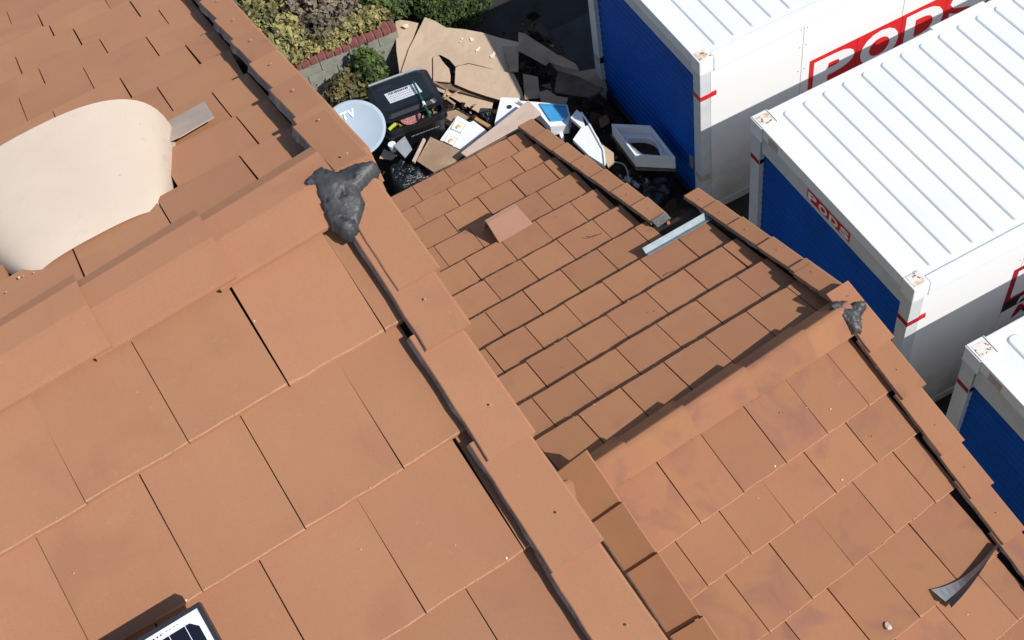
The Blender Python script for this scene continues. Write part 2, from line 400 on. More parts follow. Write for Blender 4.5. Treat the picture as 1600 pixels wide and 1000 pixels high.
# ---- garage (lower roof)
garage = empty('garage', (-3.3, -.9, 0), 'single storey garage with the lower terracotta tile roof beside the white containers', 'garage')
sf = deck('SF', -4.72, -1.83, -.1, 1.64, garage); deck('SF', -4.72, -2.075, 1.642, 11.0 * E, garage); setp(sf, 'far slope of the lower roof with sharp shadow lines under each course')
sn = deck('SN', -4.72, -1.83, .12, 9.6 * E, garage); setp(sn, 'near slope of the lower roof with purplish stained tiles')
sf_rows = [(.87, -11.33), (1.87, -11.76), (2.85, -11.31), (3.80, -10.75), (4.83, -10.17), (5.86, -10.6), (6.90, -10.55), (7.97, -10.85), (8.95, -10.03), (9.91, -9.44), (10.86, -10.02)]
lay_rows('SF', sf_rows, lambda v: -4.8, lambda v: (-1.880 if v < 1.66 else -2.172 + .03 * (v - 1.7)) + .012 * math.sin(v * 37), sf, 'tile_near', -.0062, lambda v: 1 - .0032 * max(v, 0), tilt=.048, rnd=random.Random(13), gap=.006)
sn_rows = [(1.90, -9.75), (2.75, -10.28), (3.84, -10.80), (4.93, -8.36), (5.93, -8.85), (6.93, -8.35), (7.93, -8.85), (8.93, -8.4), (9.7, -8.8)]
lay_rows('SN', sn_rows, lambda v: -4.8, lambda v: -1.925 - .035 * v, sn, 'tile_sn', -.0125, lambda v: .99, rnd=random.Random(14))

# ---- rake caps: L shaped trim tiles
def rake_piece(key, u_in, u_out, v_foot, length, parent, mat_top, hf=.062, hh=.042, th=.024, leg=.13, taper=.0, bev=.006, rnd=random):
    """inner edge u_in (shows its cut side), outer edge u_out with a leg turned down the gable; foot at v_foot"""
    s = 1 if u_out > u_in else -1
    v0 = max(v_foot - length, -.02 if key != 'SF' else -.10); j = lambda a=.002: rnd.uniform(-a, a)
    n = 7; vs = []; fs = []; mi = []
    for i in range(n + 1):
        t = i / n; v = v0 + length * t; h = hh + (hf - hh) * t
        ui = u_in + s * taper * (1 - t) + j(.0018); uo = u_out + s * (.006 - .014 * (1 - t))
        vv = v + (j(.0015) if 0 < i < n else 0)
        vs += [P(key, ui - s * bev + j(.003), vv, h - th), P(key, ui, vv, h - .003), P(key, ui + s * .003, vv, h), P(key, uo - s * .008, vv, h), P(key, uo, vv, h - .006), P(key, uo + s * .001, vv, h - leg), P(key, uo - s * .02, vv, h - leg), P(key, uo - s * .022, vv, h - th)]
    m = 8
    for i in range(n):
        for k in range(m):
            a = i * m + k; b = i * m + (k + 1) % m
            fs.append((a, b, b + m, a + m)); mi.append(1 if k in (0, 7) else 0)
    fs.append(tuple(range(m))[::-1]); mi.append(0); fs.append(tuple(n * m + k for k in range(m))); mi.append(0)
    bm = bmesh.new(); bv = [bm.verts.new(v) for v in vs]
    for f, q in zip(fs, mi):
        bf_ = bm.faces.new([bv[x] for x in f]); bf_.material_index = q
    o = from_bm('rake_tile', bm, [mat_top, M['tile_cut']], parent)
    return o
def nail(key, u, v, h, parent):
    bm = bmesh.new(); bmesh.ops.create_cone(bm, cap_ends=True, segments=8, radius1=.0042, radius2=.002, depth=.004)
    bm.transform(Matrix.Translation(P(key, u, v, h)))
    from_bm('nail', bm, M['card2'], parent)
rr = random.Random(5)
for i, vf in enumerate([.257, .592, .95, 1.30, 1.65, 2.0, 2.36, 2.71, 3.06, 3.41, 3.76]):
    d = .012 * (vf - .25)
    o = rake_piece('BN', [-4.635, -4.657, -4.676, -4.692][min(i, 3)] - .003 * max(0, i - 3), -4.492 - .035 * min(1, vf), vf, .42, house, M['tile_near'], rnd=rr)
    nail('BN', -4.58 - d, vf - .13, .068, o)
for i, vf in enumerate([.12, .45, .79, 1.13, 1.475, 1.82, 2.17, 2.5, 2.85, 3.2, 3.55, 3.9, 4.25, 4.6, 4.95, 5.3]):
    o = rake_piece('BF', -4.61 + .06 * vf, -4.485 + .055 * vf, vf, .41, house, M['tile_near'], hf=.064, rnd=rr, bev=.014)
    nail('BF', -4.55 + .06 * vf, vf - .12, .07, o)
for i, vf in enumerate([.0, .365, .725, 1.085, 1.40, 1.655]):
    o = rake_piece('SF', -1.925 + .045 * vf, -1.79 + .04 * vf, vf, .40, garage, M['tile_near'], hf=.066, rnd=rr)
    nail('SF', -1.85 + .03 * vf, vf - .15, .07, o)
for i, vf in enumerate([1.885, 2.19, 2.515, 2.85, 3.17, 3.53, 3.83]):
    o = rake_piece('SF', -2.175 + .027 * (vf - 1.6), -2.03 + .025 * (vf - 1.6), vf, .385 if i else .27, garage, M['tile_near'], hf=.066, rnd=rr)
    nail('SF', -2.09, vf - .15, .07, o)
for i, vf in enumerate([.385, .74, 1.122, 1.408, 1.71, 2.05, 2.4, 2.75, 3.1, 3.45]):
    o = rake_piece('SN', -1.945 - .028 * vf, -1.765 - .038 * vf, vf, .43, garage, M['tile_sn'], hf=.066, rnd=rr)
    nail('SN', -1.86 - .03 * vf, vf - .16, .07, o)
# grey metal plug at the broken lower end of the right rake
slab('flashing', [P('SF', -2.165, 1.612, .055), P('SF', -2.04, 1.612, .055), P('SF', -2.03, 1.575, .01), P('SF', -2.15, 1.57, .005)], .012, M['mastic'], garage)

# ---- ridge caps
def ridge_piece(key, u0, u1, prof, parent, mat, r, lift=.030):
    """prof: (s toward the near side, z) points of the outer surface; right end rides over the next cap"""
    O, V, n = PL[key]; Hd = Vector((V.x, V.y, 0)).normalized()   # near direction, level
    apex = O; cs_ = sum(q[0] for q in prof) / len(prof)
    th = .02; nn = 5; bm = bmesh.new(); rings = []
    for i in range(nn + 1):
        t = i / nn; u = u0 + (u1 - u0) * t; lf = lift * t
        sc = 1 + .06 * t
        outer = [apex + U * (u + r.uniform(-.0015, .0015)) + Hd * (s + (s - cs_) * (sc - 1)) + Vector((0, 0, z + lf)) for s, z in prof]
        inner = [apex + U * u + Hd * (s + (s - cs_) * (sc - 1) - (s - cs_) * .05) + Vector((0, 0, z + lf - th)) for s, z in prof][::-1]
        rings.append([bm.verts.new(q) for q in outer + inner])
    m = len(rings[0])
    for A, B in zip(rings, rings[1:]):
        for k in range(m): bm.faces.new((A[k], A[(k + 1) % m], B[(k + 1) % m], B[k]))
    bm.faces.new(rings[0][::-1]); bm.faces.new(rings[-1])
    return from_bm('ridge_tile', bm, mat, parent)
big_prof = [(-.172, -.045), (-.168, -.022), (-.098, .026), (-.086, .034), (.012, .038), (.026, .032), (.112, -.022), (.118, -.034)]
sml_prof = [(.014, -.085), (.018, -.066), (.112, .026), (.124, .034), (.144, .031), (.158, .022), (.245, -.066), (.262, -.088)]
rr = random.Random(9)
ends = [-4.61, -5.004, -5.397, -5.79, -6.18, -6.57, -6.96, -7.35]
for i, ue in enumerate(ends):
    ridge_piece('BN', ue - .45, ue, big_prof, house, M['tile_near'], rr)
for ue in [-1.90, -2.234, -2.665, -3.10, -3.508, -3.93, -4.36]:
    ridge_piece('SN', max(ue - .48, -4.74), ue, sml_prof, garage, M['tile_sn'], rr)

# ---- row of angled cap tiles beside the tall roof
def angled_piece(v_hi, length, r):
    """laid so that its upslope end rides high; left face tips to the left"""
    bm = bmesh.new(); rings = []; nn = 5
    for i in range(nn + 1):
        t = i / nn; v = v_hi + length * t; lf = .040 * (1 - t)
        c = .035 * v
        outer = [(-3.925 + c, .008), (-3.918 + c, .020), (-3.750 + c, .195), (-3.742 + c, .192), (-3.722 + c, .02)]
        inner = [(-3.735 + c, .01), (-3.760 + c, .165), (-3.905 + c, -.004)]
        rings.append([bm.verts.new(P('SN', u + r.uniform(-.001, .001), v, h + lf)) for u, h in outer + inner])
    m = len(rings[0])
    for A, B in zip(rings, rings[1:]):
        for k in range(m):
            f = bm.faces.new((A[k], A[(k + 1) % m], B[(k + 1) % m], B[k])); f.material_index = 1 if k in (0, 7) else 0
    bm.faces.new(rings[0][::-1]); bm.faces.new(rings[-1])
    o = from_bm('rake_tile', bm, [M['tile_near'], M['tile_cut']], garage)
    setp(o, 'shaded brown cap tile tipped to the left beside the tall roof')
    nail('SN', -3.82, v_hi + .15, .11, o)
for vh in [.03, .375, .705, 1.11, 1.48, 1.85, 2.2, 2.55, 2.9]:
    angled_piece(vh, .40, rr)

# ---- walls under the roofs
def wall_prism(u0, u1, kn, vn, kf, vf, parent, ins=.25, lab=None):
    # gable shaped body below the decks
    pts = []
    for u in (u0, u1):
        a = P(kn, u, vn - ins, -.19); b = P(kf, u, vf - ins, -.19)
        O = PL[kf][0]; ap = P(kf, u, 0, -.25)
        pts += [Vector((a.x, a.y, 0)), a, ap, b, Vector((b.x, b.y, 0))]
    fs = [(0, 1, 2, 3, 4), (9, 8, 7, 6, 5), (0, 5, 6, 1), (3, 8, 9, 4), (1, 6, 7, 2), (2, 7, 8, 3)]
    return mesh('wall', pts, fs, M['stucco'], parent)
wall_prism(-7.4, -4.80, 'BN', 10.3 * E, 'BF', 14.5 * E, house)
wall_prism(-4.79, -2.35, 'SN', 9.6 * E, 'SF', 11.0 * E, garage, .3)
def board(name, key, u0, u1, v, parent):
    vs = [P(key, u0, v, -.05), P(key, u1, v, -.05), P(key, u1, v, -.24), P(key, u0, v, -.24)]
    sh = PL[key][1] * .03
    vs += [q + sh for q in vs]
    bm = bmesh.new(); b = [bm.verts.new(q) for q in vs]
    for f in ((0, 1, 2, 3), (7, 6, 5, 4), (0, 4, 5, 1), (1, 5, 6, 2), (2, 6, 7, 3), (3, 7, 4, 0)): bm.faces.new([b[i] for i in f])
    from_bm(name, bm, M['trim'], parent)
board('fascia', 'SF', -4.72, -2.0, 11.0 * E + .002, garage); board('fascia', 'SN', -4.72, -1.9, 9.6 * E + .002, garage)
board('fascia', 'BF', uh0, uh1, 14.5 * E + .002, house); board('fascia', 'BN', uh0, uh1, 10.3 * E + .002, house)
def barge(key, u, v0, v1, parent):
    bm = bmesh.new(); b = [bm.verts.new(q) for q in [P(key, u, v0, -.06), P(key, u, v1, -.06), P(key, u, v1, -.26), P(key, u, v0, -.26), P(key, u - .03, v0, -.06), P(key, u - .03, v1, -.06), P(key, u - .03, v1, -.26), P(key, u - .03, v0, -.26)]]
    for f in ((0, 1, 2, 3), (7, 6, 5, 4), (0, 4, 5, 1), (1, 5, 6, 2), (2, 6, 7, 3), (3, 7, 4, 0)): bm.faces.new([b[i] for i in f])
    from_bm('barge_board', bm, M['trim'], parent)
barge('BN', -4.60, .08, 10.2 * E, house); barge('BF', -4.49, .08, 1.6, house); barge('BF', -4.41, 1.6, 3.2, house); barge('BF', -4.32, 3.2, 14.4 * E, house)
barge('SN', -1.86, .16, 9.5 * E, garage); barge('SF', -1.845, .0, 1.6, garage); barge('SF', -2.02, 1.6, 10.9 * E, garage)

# ---- cream hood on the far slope of the big roof
bm = bmesh.new(); rings = []; NT = 14; NA = 30
for i in range(NT + 1):
    t = i / NT; v = .49 + .56 * t
    ss = t ** .8
    uL = -5.525 - .20 * ss; uR = -5.085 + .185 * ss; H = .01 + .225 * t ** .9
    ring = []
    for k in range(NA + 1):
        a = math.pi * k / NA; x = math.cos(a); x = math.copysign(abs(x) ** .80, x); z = math.sin(a) ** .62
        c = (uL + uR) / 2; w = (uR - uL) / 2
        ring.append(bm.verts.new(P('BF', c - w * x, v + .05 * (1 - z) * 0, -.04 + (H + .04) * z)))
    rings.append(ring)
# closing face dropping straight to the slope beyond
ring = [bm.verts.new(P('BF', (q := rings[-1][k].co, 0)[1] + 0, 0, 0)) for k in range(0)]
last = []; LASTP = ([], [])
for k in range(NA + 1):
    p = rings[-1][k].co.copy(); LASTP[1].append(p); LASTP[0].append((p - PL['BF'][2] * ((p - P('BF', 0, 0)).dot(PL['BF'][2]) + .05) + PL['BF'][1] * .02))
for A, B in zip(rings, rings[1:]):
    for k in range(NA): bm.faces.new((A[k], A[k + 1], B[k + 1], B[k]))
hood = from_bm('vent_hood', bm, M['cream'], house, smooth=True)
bm = bmesh.new(); lo_ = [bm.verts.new(v_) for v_ in LASTP[0]]; up_ = [bm.verts.new(v_) for v_ in LASTP[1]]
for k in range(NA): bm.faces.new((up_[k], up_[k + 1], lo_[k + 1], lo_[k]))
from_bm('hood_face', bm, M['cream'], hood)
setp(hood, 'large smooth cream painted curved hood let into the far slope of the big roof')
# lead apron right of the hood
slab('flashing', [P('BF', -4.975, 1.125, .012), P('BF', -4.745, 1.155, .006), P('BF', -4.76, .93, .018), P('BF', -4.90, .90, .022), P('BF', -4.99, .93, .022)], .004, M['plank'], house)
# mortar crumbs at the left foot of the hood
rr = random.Random(21); bm = bmesh.new()
for i in range(4):
    r = bmesh.ops.create_icosphere(bm, subdivisions=1, radius=rr.uniform(.002, .006))
    q = P('BF', -5.60 + rr.uniform(-.05, .09), .46 + rr.uniform(-.03, .05) , .008)
    for v_ in r['verts']: v_.co = v_.co * rr.uniform(.7, 1.2) + q
setp(from_bm('mortar_crumbs', bm, M['lead'], house), kind='stuff')

# ---- mastic lumps
def roofz(kind, x, y):
    zs = []
    for k in (('BN', 'BF') if kind == 'B' else ('SN', 'SF')):
        O, V, n = PL[k]; zs.append(O.z - (n.x * (x - O.x) + n.y * (y - O.y)) / n.z)
    return min(zs)
def lump(kind, outline, parent, label, base=.072, amp=.018):
    base_ = [Vector(p) for p in outline]; pts = []
    for i, a in enumerate(base_):
        b = base_[(i + 1) % len(base_)]; nn_ = Vector((-(b - a).y, (b - a).x)).normalized()
        pts.append(a)
        for k in (.25, .5, .75): pts.append(a.lerp(b, k) + nn_ * random.uniform(-.0022, .0022))
    n = len(pts)
    xs = [p.x for p in pts]; ys = [p.y for p in pts]
    def inside(x, y):
        c = False
        for i in range(n):
            a = pts[i]; b = pts[i - 1]
            if (a.y > y) != (b.y > y) and x < (b.x - a.x) * (y - a.y) / (b.y - a.y) + a.x: c = not c
        return c
    def dist(x, y):
        q = Vector((x, y)); best = 9
        for i in range(n):
            a = pts[i]; b = pts[(i + 1) % n]; ab = b - a; t = max(0, min(1, (q - a).dot(ab) / max(ab.dot(ab), 1e-9)))
            best = min(best, (q - a - ab * t).length)
        return best
    inner = []; st = .0065; y = min(ys)
    while y < max(ys):
        x = min(xs)
        while x < max(xs):
            xx = x + random.uniform(-.001, .001); yy = y + random.uniform(-.001, .001)
            if inside(xx, yy) and dist(xx, yy) > .004: inner.append(Vector((xx, yy)))
            x += st
        y += st
    allp = [Vector((p.x, p.y)) for p in pts] + inner
    vo, _, fo, *_ = geometry.delaunay_2d_cdt(allp, [(i, (i + 1) % n) for i in range(n)], [list(range(n))], 1, 1e-6)
    vs = []
    for v in vo:
        d = dist(v.x, v.y)
        rg = noise.noise(Vector((v.x * 17, v.y * 17, 3)))
        z = roofz(kind, v.x, v.y) + base + amp * min(1, d / .045) ** .6 * (.8 + .5 * rg) + .004 * abs(noise.noise(Vector((v.x * 40 + v.y * 30, v.y * 14, 0)))) + .002 * noise.noise(Vector((v.x * 120, v.y * 60, 5)))
        if abs(rg + .08) < .02 and d > .01: z -= .010
        if d < .0015: z -= .035
        vs.append((v.x, v.y, z))
    o = mesh('mastic_patch', vs, [tuple(f) for f in fo], M['mastic'], parent, smooth=True); setp(o, label)
    return o
M1 = [[-4.573, -1.871], [-4.562, -1.852], [-4.542, -1.844], [-4.531, -1.833], [-4.517, -1.827], [-4.496, -1.825], [-4.492, -1.849], [-4.48, -1.862], [-4.46, -1.867], [-4.439, -1.871], [-4.416, -1.87], [-4.389, -1.875], [-4.367, -1.882], [-4.35, -1.899], [-4.368, -1.916], [-4.386, -1.922], [-4.414, -1.933], [-4.431, -1.94], [-4.436, -1.952], [-4.436, -1.972], [-4.447, -1.99], [-4.469, -2.015], [-4.487, -2.033], [-4.502, -2.046], [-4.522, -2.051], [-4.534, -2.047], [-4.546, -2.031], [-4.553, -2.012], [-4.562, -1.998], [-4.56, -1.979], [-4.559, -1.956], [-4.555, -1.935], [-4.554, -1.912], [-4.546, -1.887], [-4.56, -1.879]]
M2 = [[-1.925, -1.16], [-1.896, -1.13], [-1.874, -1.134], [-1.84, -1.165], [-1.831, -1.182], [-1.789, -1.204], [-1.762, -1.201], [-1.738, -1.201], [-1.716, -1.212], [-1.706, -1.23], [-1.721, -1.249], [-1.749, -1.259], [-1.773, -1.27], [-1.795, -1.293], [-1.803, -1.319], [-1.823, -1.347], [-1.844, -1.36], [-1.855, -1.347], [-1.876, -1.348], [-1.881, -1.32], [-1.886, -1.28], [-1.892, -1.258], [-1.899, -1.233], [-1.896, -1.211], [-1.908, -1.198], [-1.916, -1.187]]
lump('B', M1, house, 'large lump of dark grey roofing mastic smeared over the end of the ridge')
lump('S', M2, garage, 'small lump of dark grey roofing mastic at the right end of the ridge', .096, .020)

# ------------------------------------------------------------------ loose things on the roofs
def board_on(name, key, uvh, th, mat, parent=None):
    return slab(name, [P(key, *q) for q in uvh], th, mat, parent, down=-PL[key][2])
# broken V shaped ridge tile
t = empty('broken_tile', P('SF', -2.88, 2.6), 'broken piece of pinkish angled ridge tile lying loose on the lower roof', 'roof tile')
M['tile_pink'] = tile_mat('tile_pinkish', (.42, .24, .17), (.39, .21, .15), (.35, .19, .14), .6, .66, .5)
bm = bmesh.new(); rings = []
rr = random.Random(4)
for i in range(7):
    tt = i / 6; u = -3.025 + .27 * tt
    prof = [(2.45, .0), (2.455, .012), (2.56, .135), (2.60, .145), (2.635, .125), (2.74, .0)]
    jt = rr.uniform(-.008, .008) if i in (0, 6) else 0
    outer = [P('SF', u + jt + (.03 if i == 6 and k < 2 else 0), v, h) for k, (v, h) in enumerate(prof)]; inner = [P('SF', u + jt, v + (.016 if v < 2.6 else -.016), max(h - .017, .0)) for v, h in prof][::-1]
    rings.append([bm.verts.new(q) for q in outer + inner])
m_ = len(rings[0])
for A, B in zip(rings, rings[1:]):
    for k in range(m_): bm.faces.new((A[k], A[(k + 1) % m_], B[(k + 1) % m_], B[k]))
bm.faces.new(rings[0][::-1]); bm.faces.new(rings[-1])
from_bm('shell', bm, M['tile_pink'], t)
# straight angle flashing
t = empty('metal_flashing', P('SF', -2.15, 1.36), 'straight strip of bluish galvanised angle metal lying on the lower roof near its right edge', 'metal strip')
bm = bmesh.new(); vs = []
for u, vv in ((-2.385, 1.36), (-1.86, 1.345)):
    for dv, h in ((.030, .046), (.0, .012), (-.038, .016), (-.038, .013), (-.001, .009), (.032, .044)):
        vs.append(bm.verts.new(P('SF', u, vv + dv, h)))
for k in range(6): bm.faces.new((vs[k], vs[(k + 1) % 6], vs[6 + (k + 1) % 6], vs[6 + k]))
bm.faces.new(vs[:6][::-1]); bm.faces.new(vs[6:])
from_bm('angle_strip', bm, M['galv'], t)
# bent flashing
t = empty('metal_flashing', P('SN', -2.3, 1.72), 'bent dark metal strip poking out from under the right edge of the lower roof', 'metal strip')
nn = 12; bm = bmesh.new(); rings = []
for i in range(nn + 1):
    s = i / nn
    u = -2.005 - .47 * s; v = 1.695 + .03 * math.sin(s * 2.2) + .06 * s
    w = .012 + .055 * s; h0 = .075 - .04 * s
    rings.append([bm.verts.new(P('SN', u - .008 * s, v - w * (.15 + 1.15 * s * s), h0 * .25 + .006)), bm.verts.new(P('SN', u, v, h0 + .035 * s)), bm.verts.new(P('SN', u + .02 * s, v + w * .35, h0 * .4 + .03 * s)), bm.verts.new(P('SN', u + .028 * s, v + w * .8, .012))])
for A, B in zip(rings, rings[1:]):
    for k in range(3):
        f = bm.faces.new((A[k], A[k + 1], B[k + 1], B[k])); f.material_index = 1 if k >= 1 else 0
bmesh.ops.solidify(bm, geom=list(bm.faces), thickness=.002)
from_bm('bent_strip', bm, [M['steel'], M['galvdark']], t)  # colours paint the lit flange bright and the shaded rest dark
# chip on near slope
bm = bmesh.new(); r = bmesh.ops.create_icosphere(bm, subdivisions=2, radius=.016)
for v_ in r['verts']: v_.co = Vector((v_.co.x * 1.1, v_.co.y * 1.5, v_.co.z * .5)) * (1 + .35 * noise.noise(v_.co * 90)) + P('SN', -2.81, 1.72, .012)
setp(from_bm('mortar_chip', bm, M['lead']), 'small pale chip of mortar lying on the near slope of the lower roof', 'mortar chip')
# twigs and specks
def twig(pts, label):
    bm = bmesh.new(); tube(bm, pts, .0022, 5); setp(from_bm('twig', bm, M['bark']), label, 'twig')
twig([P('SF', -2.55, 1.93, .005), P('SF', -2.535, 1.88, .012), P('SF', -2.50, 1.86, .012), P('SF', -2.45, 1.865, .006)], 'thin curved dry twig on the middle of the lower far slope')
twig([P('SF', -2.40, 1.02, .004), P('SF', -2.36, 1.01, .012), P('SF', -2.31, 1.00, .004)], 'short dry twig beside the pale bird dropping on the lower roof')
bm = bmesh.new(); rr = random.Random(77)
for i in range(22):
    k = rr.choice(['SF', 'SN', 'SN', 'BN', 'BN'])
    if k == 'SF': u, v = rr.uniform(-3.7, -2), rr.uniform(.1, 3)
    elif k == 'SN': u, v = rr.uniform(-3.5, -2), rr.uniform(.3, 2.2)
    else: u, v = rr.uniform(-6, -4.75), rr.uniform(.2, 1.5)
    rad = rr.choice([.0025, .003, .004, .006]) * (1 if k != 'BN' else .55)
    c = P(k, u, v, .0042); n = 6
    ring = [bm.verts.new(c + U * (rad * math.cos(a * 2 * math.pi / n) * rr.uniform(.6, 1.3)) + PL[k][1] * (rad * math.sin(a * 2 * math.pi / n) * rr.uniform(.6, 1.3))) for a in range(n)]
    bm.faces.new(ring)
setp(from_bm('droppings', bm, M['paper']), 'scattered pale bird droppings and grit on the roof tiles', 'droppings', kind='stuff')

# crumbs of lime and grit caught along the butt edges
bm = bmesh.new(); rr = random.Random(99)
for i in range(520):
    k, rows, lo, hi = rr.choice([('BN', bn_rows[:5], -6.2, -4.72), ('BN', bn_rows[:5], -6.2, -4.72), ('SN', sn_rows[:5], -3.6, -2.0), ('SF', sf_rows[:8], -3.6, -2.1)])
    u = rr.uniform(lo, hi); row = rr.choice(rows); j_ = u / W0 - row[1]
    if noise.noise(Vector((u * 4, row[0], 1))) < -.05: continue
    v = row[0] * E * (1 + {'BN': 0, 'SN': -.0125, 'SF': -.0062}[k] * j_) + rr.uniform(-.006, .004) - (0 if k != 'SF' else .004)
    rad = rr.uniform(.0012, .0034) * (.7 if k == 'BN' else 1.3); c = P(k, u, v, .0035); n = 5
    top_ = bm.verts.new(c + PL[k][2] * rad * .7); ring = [bm.verts.new(c + U * (rad * math.cos(a * 2 * math.pi / n) * rr.uniform(.6, 1.8)) + PL[k][1] * (rad * math.sin(a * 2 * math.pi / n) * rr.uniform(.6, 1.2))) for a in range(n)]
    for a in range(n): bm.faces.new((ring[a], ring[(a + 1) % n], top_))
setp(from_bm('grit', bm, M['crumb']), 'pale crumbs of lime and grit caught along the tile edges', 'grit', kind='stuff')
# a few dry leaves that have drifted onto the tiles
bm = bmesh.new()
for i in range(16):
    k = rr.choice(['SF', 'SN', 'SF']); u = rr.uniform(-3.6, -2.1); v = rr.uniform(.4, 3.3 if k == 'SF' else 2.1); c = P(k, u, v, .006); a = rr.uniform(0, 6.3); s_ = rr.uniform(.006, .013)
    e1 = U * math.cos(a) + PL[k][1] * math.sin(a); e2 = PL[k][2].cross(e1)
    q = [bm.verts.new(c - e1 * s_), bm.verts.new(c + e2 * s_ * .4 + PL[k][2] * .004), bm.verts.new(c + e1 * s_), bm.verts.new(c - e2 * s_ * .4 + PL[k][2] * .002)]; bm.faces.new(q)
setp(from_bm('dry_leaves', bm, M['bark']), 'few small dry brown leaves scattered on the lower roof', 'leaves', kind='stuff')

# ---- solar panel (only its upper right corner is in view)
t = empty('solar_panel', P('BN', -6.3, 1.7, .1), 'black framed solar panel with white border on the near slope of the big roof', 'solar panel')
u0, u1, v0, v1, hp = -7.15, -5.505, .888, 1.88, .20
def pb(name, ua, va, ub, vb, ha, hb, mat, parent):
    bm = bmesh.new(); q = [bm.verts.new(P('BN', u, v, h)) for h in (ha, hb) for u, v in ((ua, va), (ub, va), (ub, vb), (ua, vb))]
    for f in ((3, 2, 1, 0), (4, 5, 6, 7), (0, 1, 5, 4), (1, 2, 6, 5), (2, 3, 7, 6), (3, 0, 4, 7)): bm.faces.new([q[i] for i in f])
    return from_bm(name, bm, mat, parent)
fw = .011
pb('frame_rail', u0, v0, u1, v0 + fw, hp - .04, hp, M['panelblack'], t)
pb('frame_rail', u0, v1 - fw, u1, v1, hp - .04, hp, M['panelblack'], t)
pb('frame_rail', u0, v0 + fw, u0 + fw, v1 - fw, hp - .04, hp, M['panelblack'], t)
pb('frame_rail', u1 - fw, v0 + fw, u1, v1 - fw, hp - .04, hp, M['panelblack'], t)
sheet = pb('backsheet', u0 + fw, v0 + fw, u1 - fw, v1 - fw, hp - .012, hp - .005, M['backsheet'], t)
cs = .158
for i in range(10):
    for j in range(6):
        a = u1 - .024 - .016 - (i + 1) * cs + .016; b = v0 + .034 + j * cs; w = cs - .003; c = .018
        pts = [(a + c, b), (a + w - c, b), (a + w, b + c), (a + w, b + w - c), (a + w - c, b + w), (a + c, b + w), (a, b + w - c), (a, b + c)]
        o = slab('solar_cell', [P('BN', x, y, hp - .0035) for x, y in pts], .001, M['cell'], sheet, down=-PL['BN'][2])
for i in range(10):
    bm = bmesh.new()
    for f in (.22, .5, .78):
        a = u1 - .024 - (i + 1) * cs + cs * f
        q = [bm.verts.new(P('BN', x, y, hp - .0028)) for x, y in ((a, v0 + .028), (a + .0016, v0 + .028), (a + .0016, v1 - .03), (a, v1 - .03))]
        bm.faces.new(q)
    from_bm('busbar', bm, M['backsheet'], sheet)
bm = bmesh.new()    # fine dark print along the white border: illegible at this size
x = u1 - .075; rr = random.Random(2)
while x > u1 - .32:
    w = rr.uniform(.002, .005); hgt = .004 if x < u1 - .12 else .0015
    q = [bm.verts.new(P('BN', a, b, hp - .004)) for a, b in ((x, v0 + .020), (x + w, v0 + .020), (x + w, v0 + .020 + hgt), (x, v0 + .020 + hgt))]; bm.faces.new(q); x -= w + rr.choice([.001, .0015, .006])
q = [bm.verts.new(P('BN', a, b, hp - .004)) for a, b in ((u1 - .26, v0 + .0185), (u1 - .20, v0 + .0185), (u1 - .20, v0 + .0255), (u1 - .26, v0 + .0255))]; bm.faces.new(q)
from_bm('printed_marking', bm, M['panelblack'], sheet)
for uu in (-5.95, -6.8):
    pb('mount_rail', uu, v0 + .02, uu + .04, v1 - .02, .01, hp - .042, M['galvdark'], t)

# ------------------------------------------------------------------ containers
def text_mesh(body, off=.045, res=4):
    cu = bpy.data.curves.new('lettering', 'FONT'); cu.body = body; cu.offset = off; cu.resolution_u = res; cu.fill_mode = 'FRONT'
    o = bpy.data.objects.new('lettering', cu); COL.objects.link(o)
    dg = bpy.context.evaluated_depsgraph_get(); me = bpy.data.meshes.new_from_object(o.evaluated_get(dg))
    bpy.data.objects.remove(o); bpy.data.curves.remove(cu)
    return me
GL = {}
def glyph(name, ch, org, ex, ey, w, h, mat, parent, nrm, off=.045):
    """letter ch filling the w x h rectangle whose lower left corner is org"""
    if ch not in GL: GL[ch] = text_mesh(ch, off)
    me = GL[ch].copy(); me.materials.clear(); me.materials.append(mat)
    xs = [v.co.x for v in me.vertices]; ys = [v.co.y for v in me.vertices]
    x0, x1, y0, y1 = min(xs), max(xs), min(ys), max(ys); inv = wmat(parent).inverted()
    for v in me.vertices:
        p = Vector(org) + Vector(ex) * ((v.co.x - x0) / (x1 - x0) * w) + Vector(ey) * ((v.co.y - y0) / (y1 - y0) * h) + Vector(nrm) * .004
        v.co = inv @ p
    me.update()
    return link(name, me, parent)
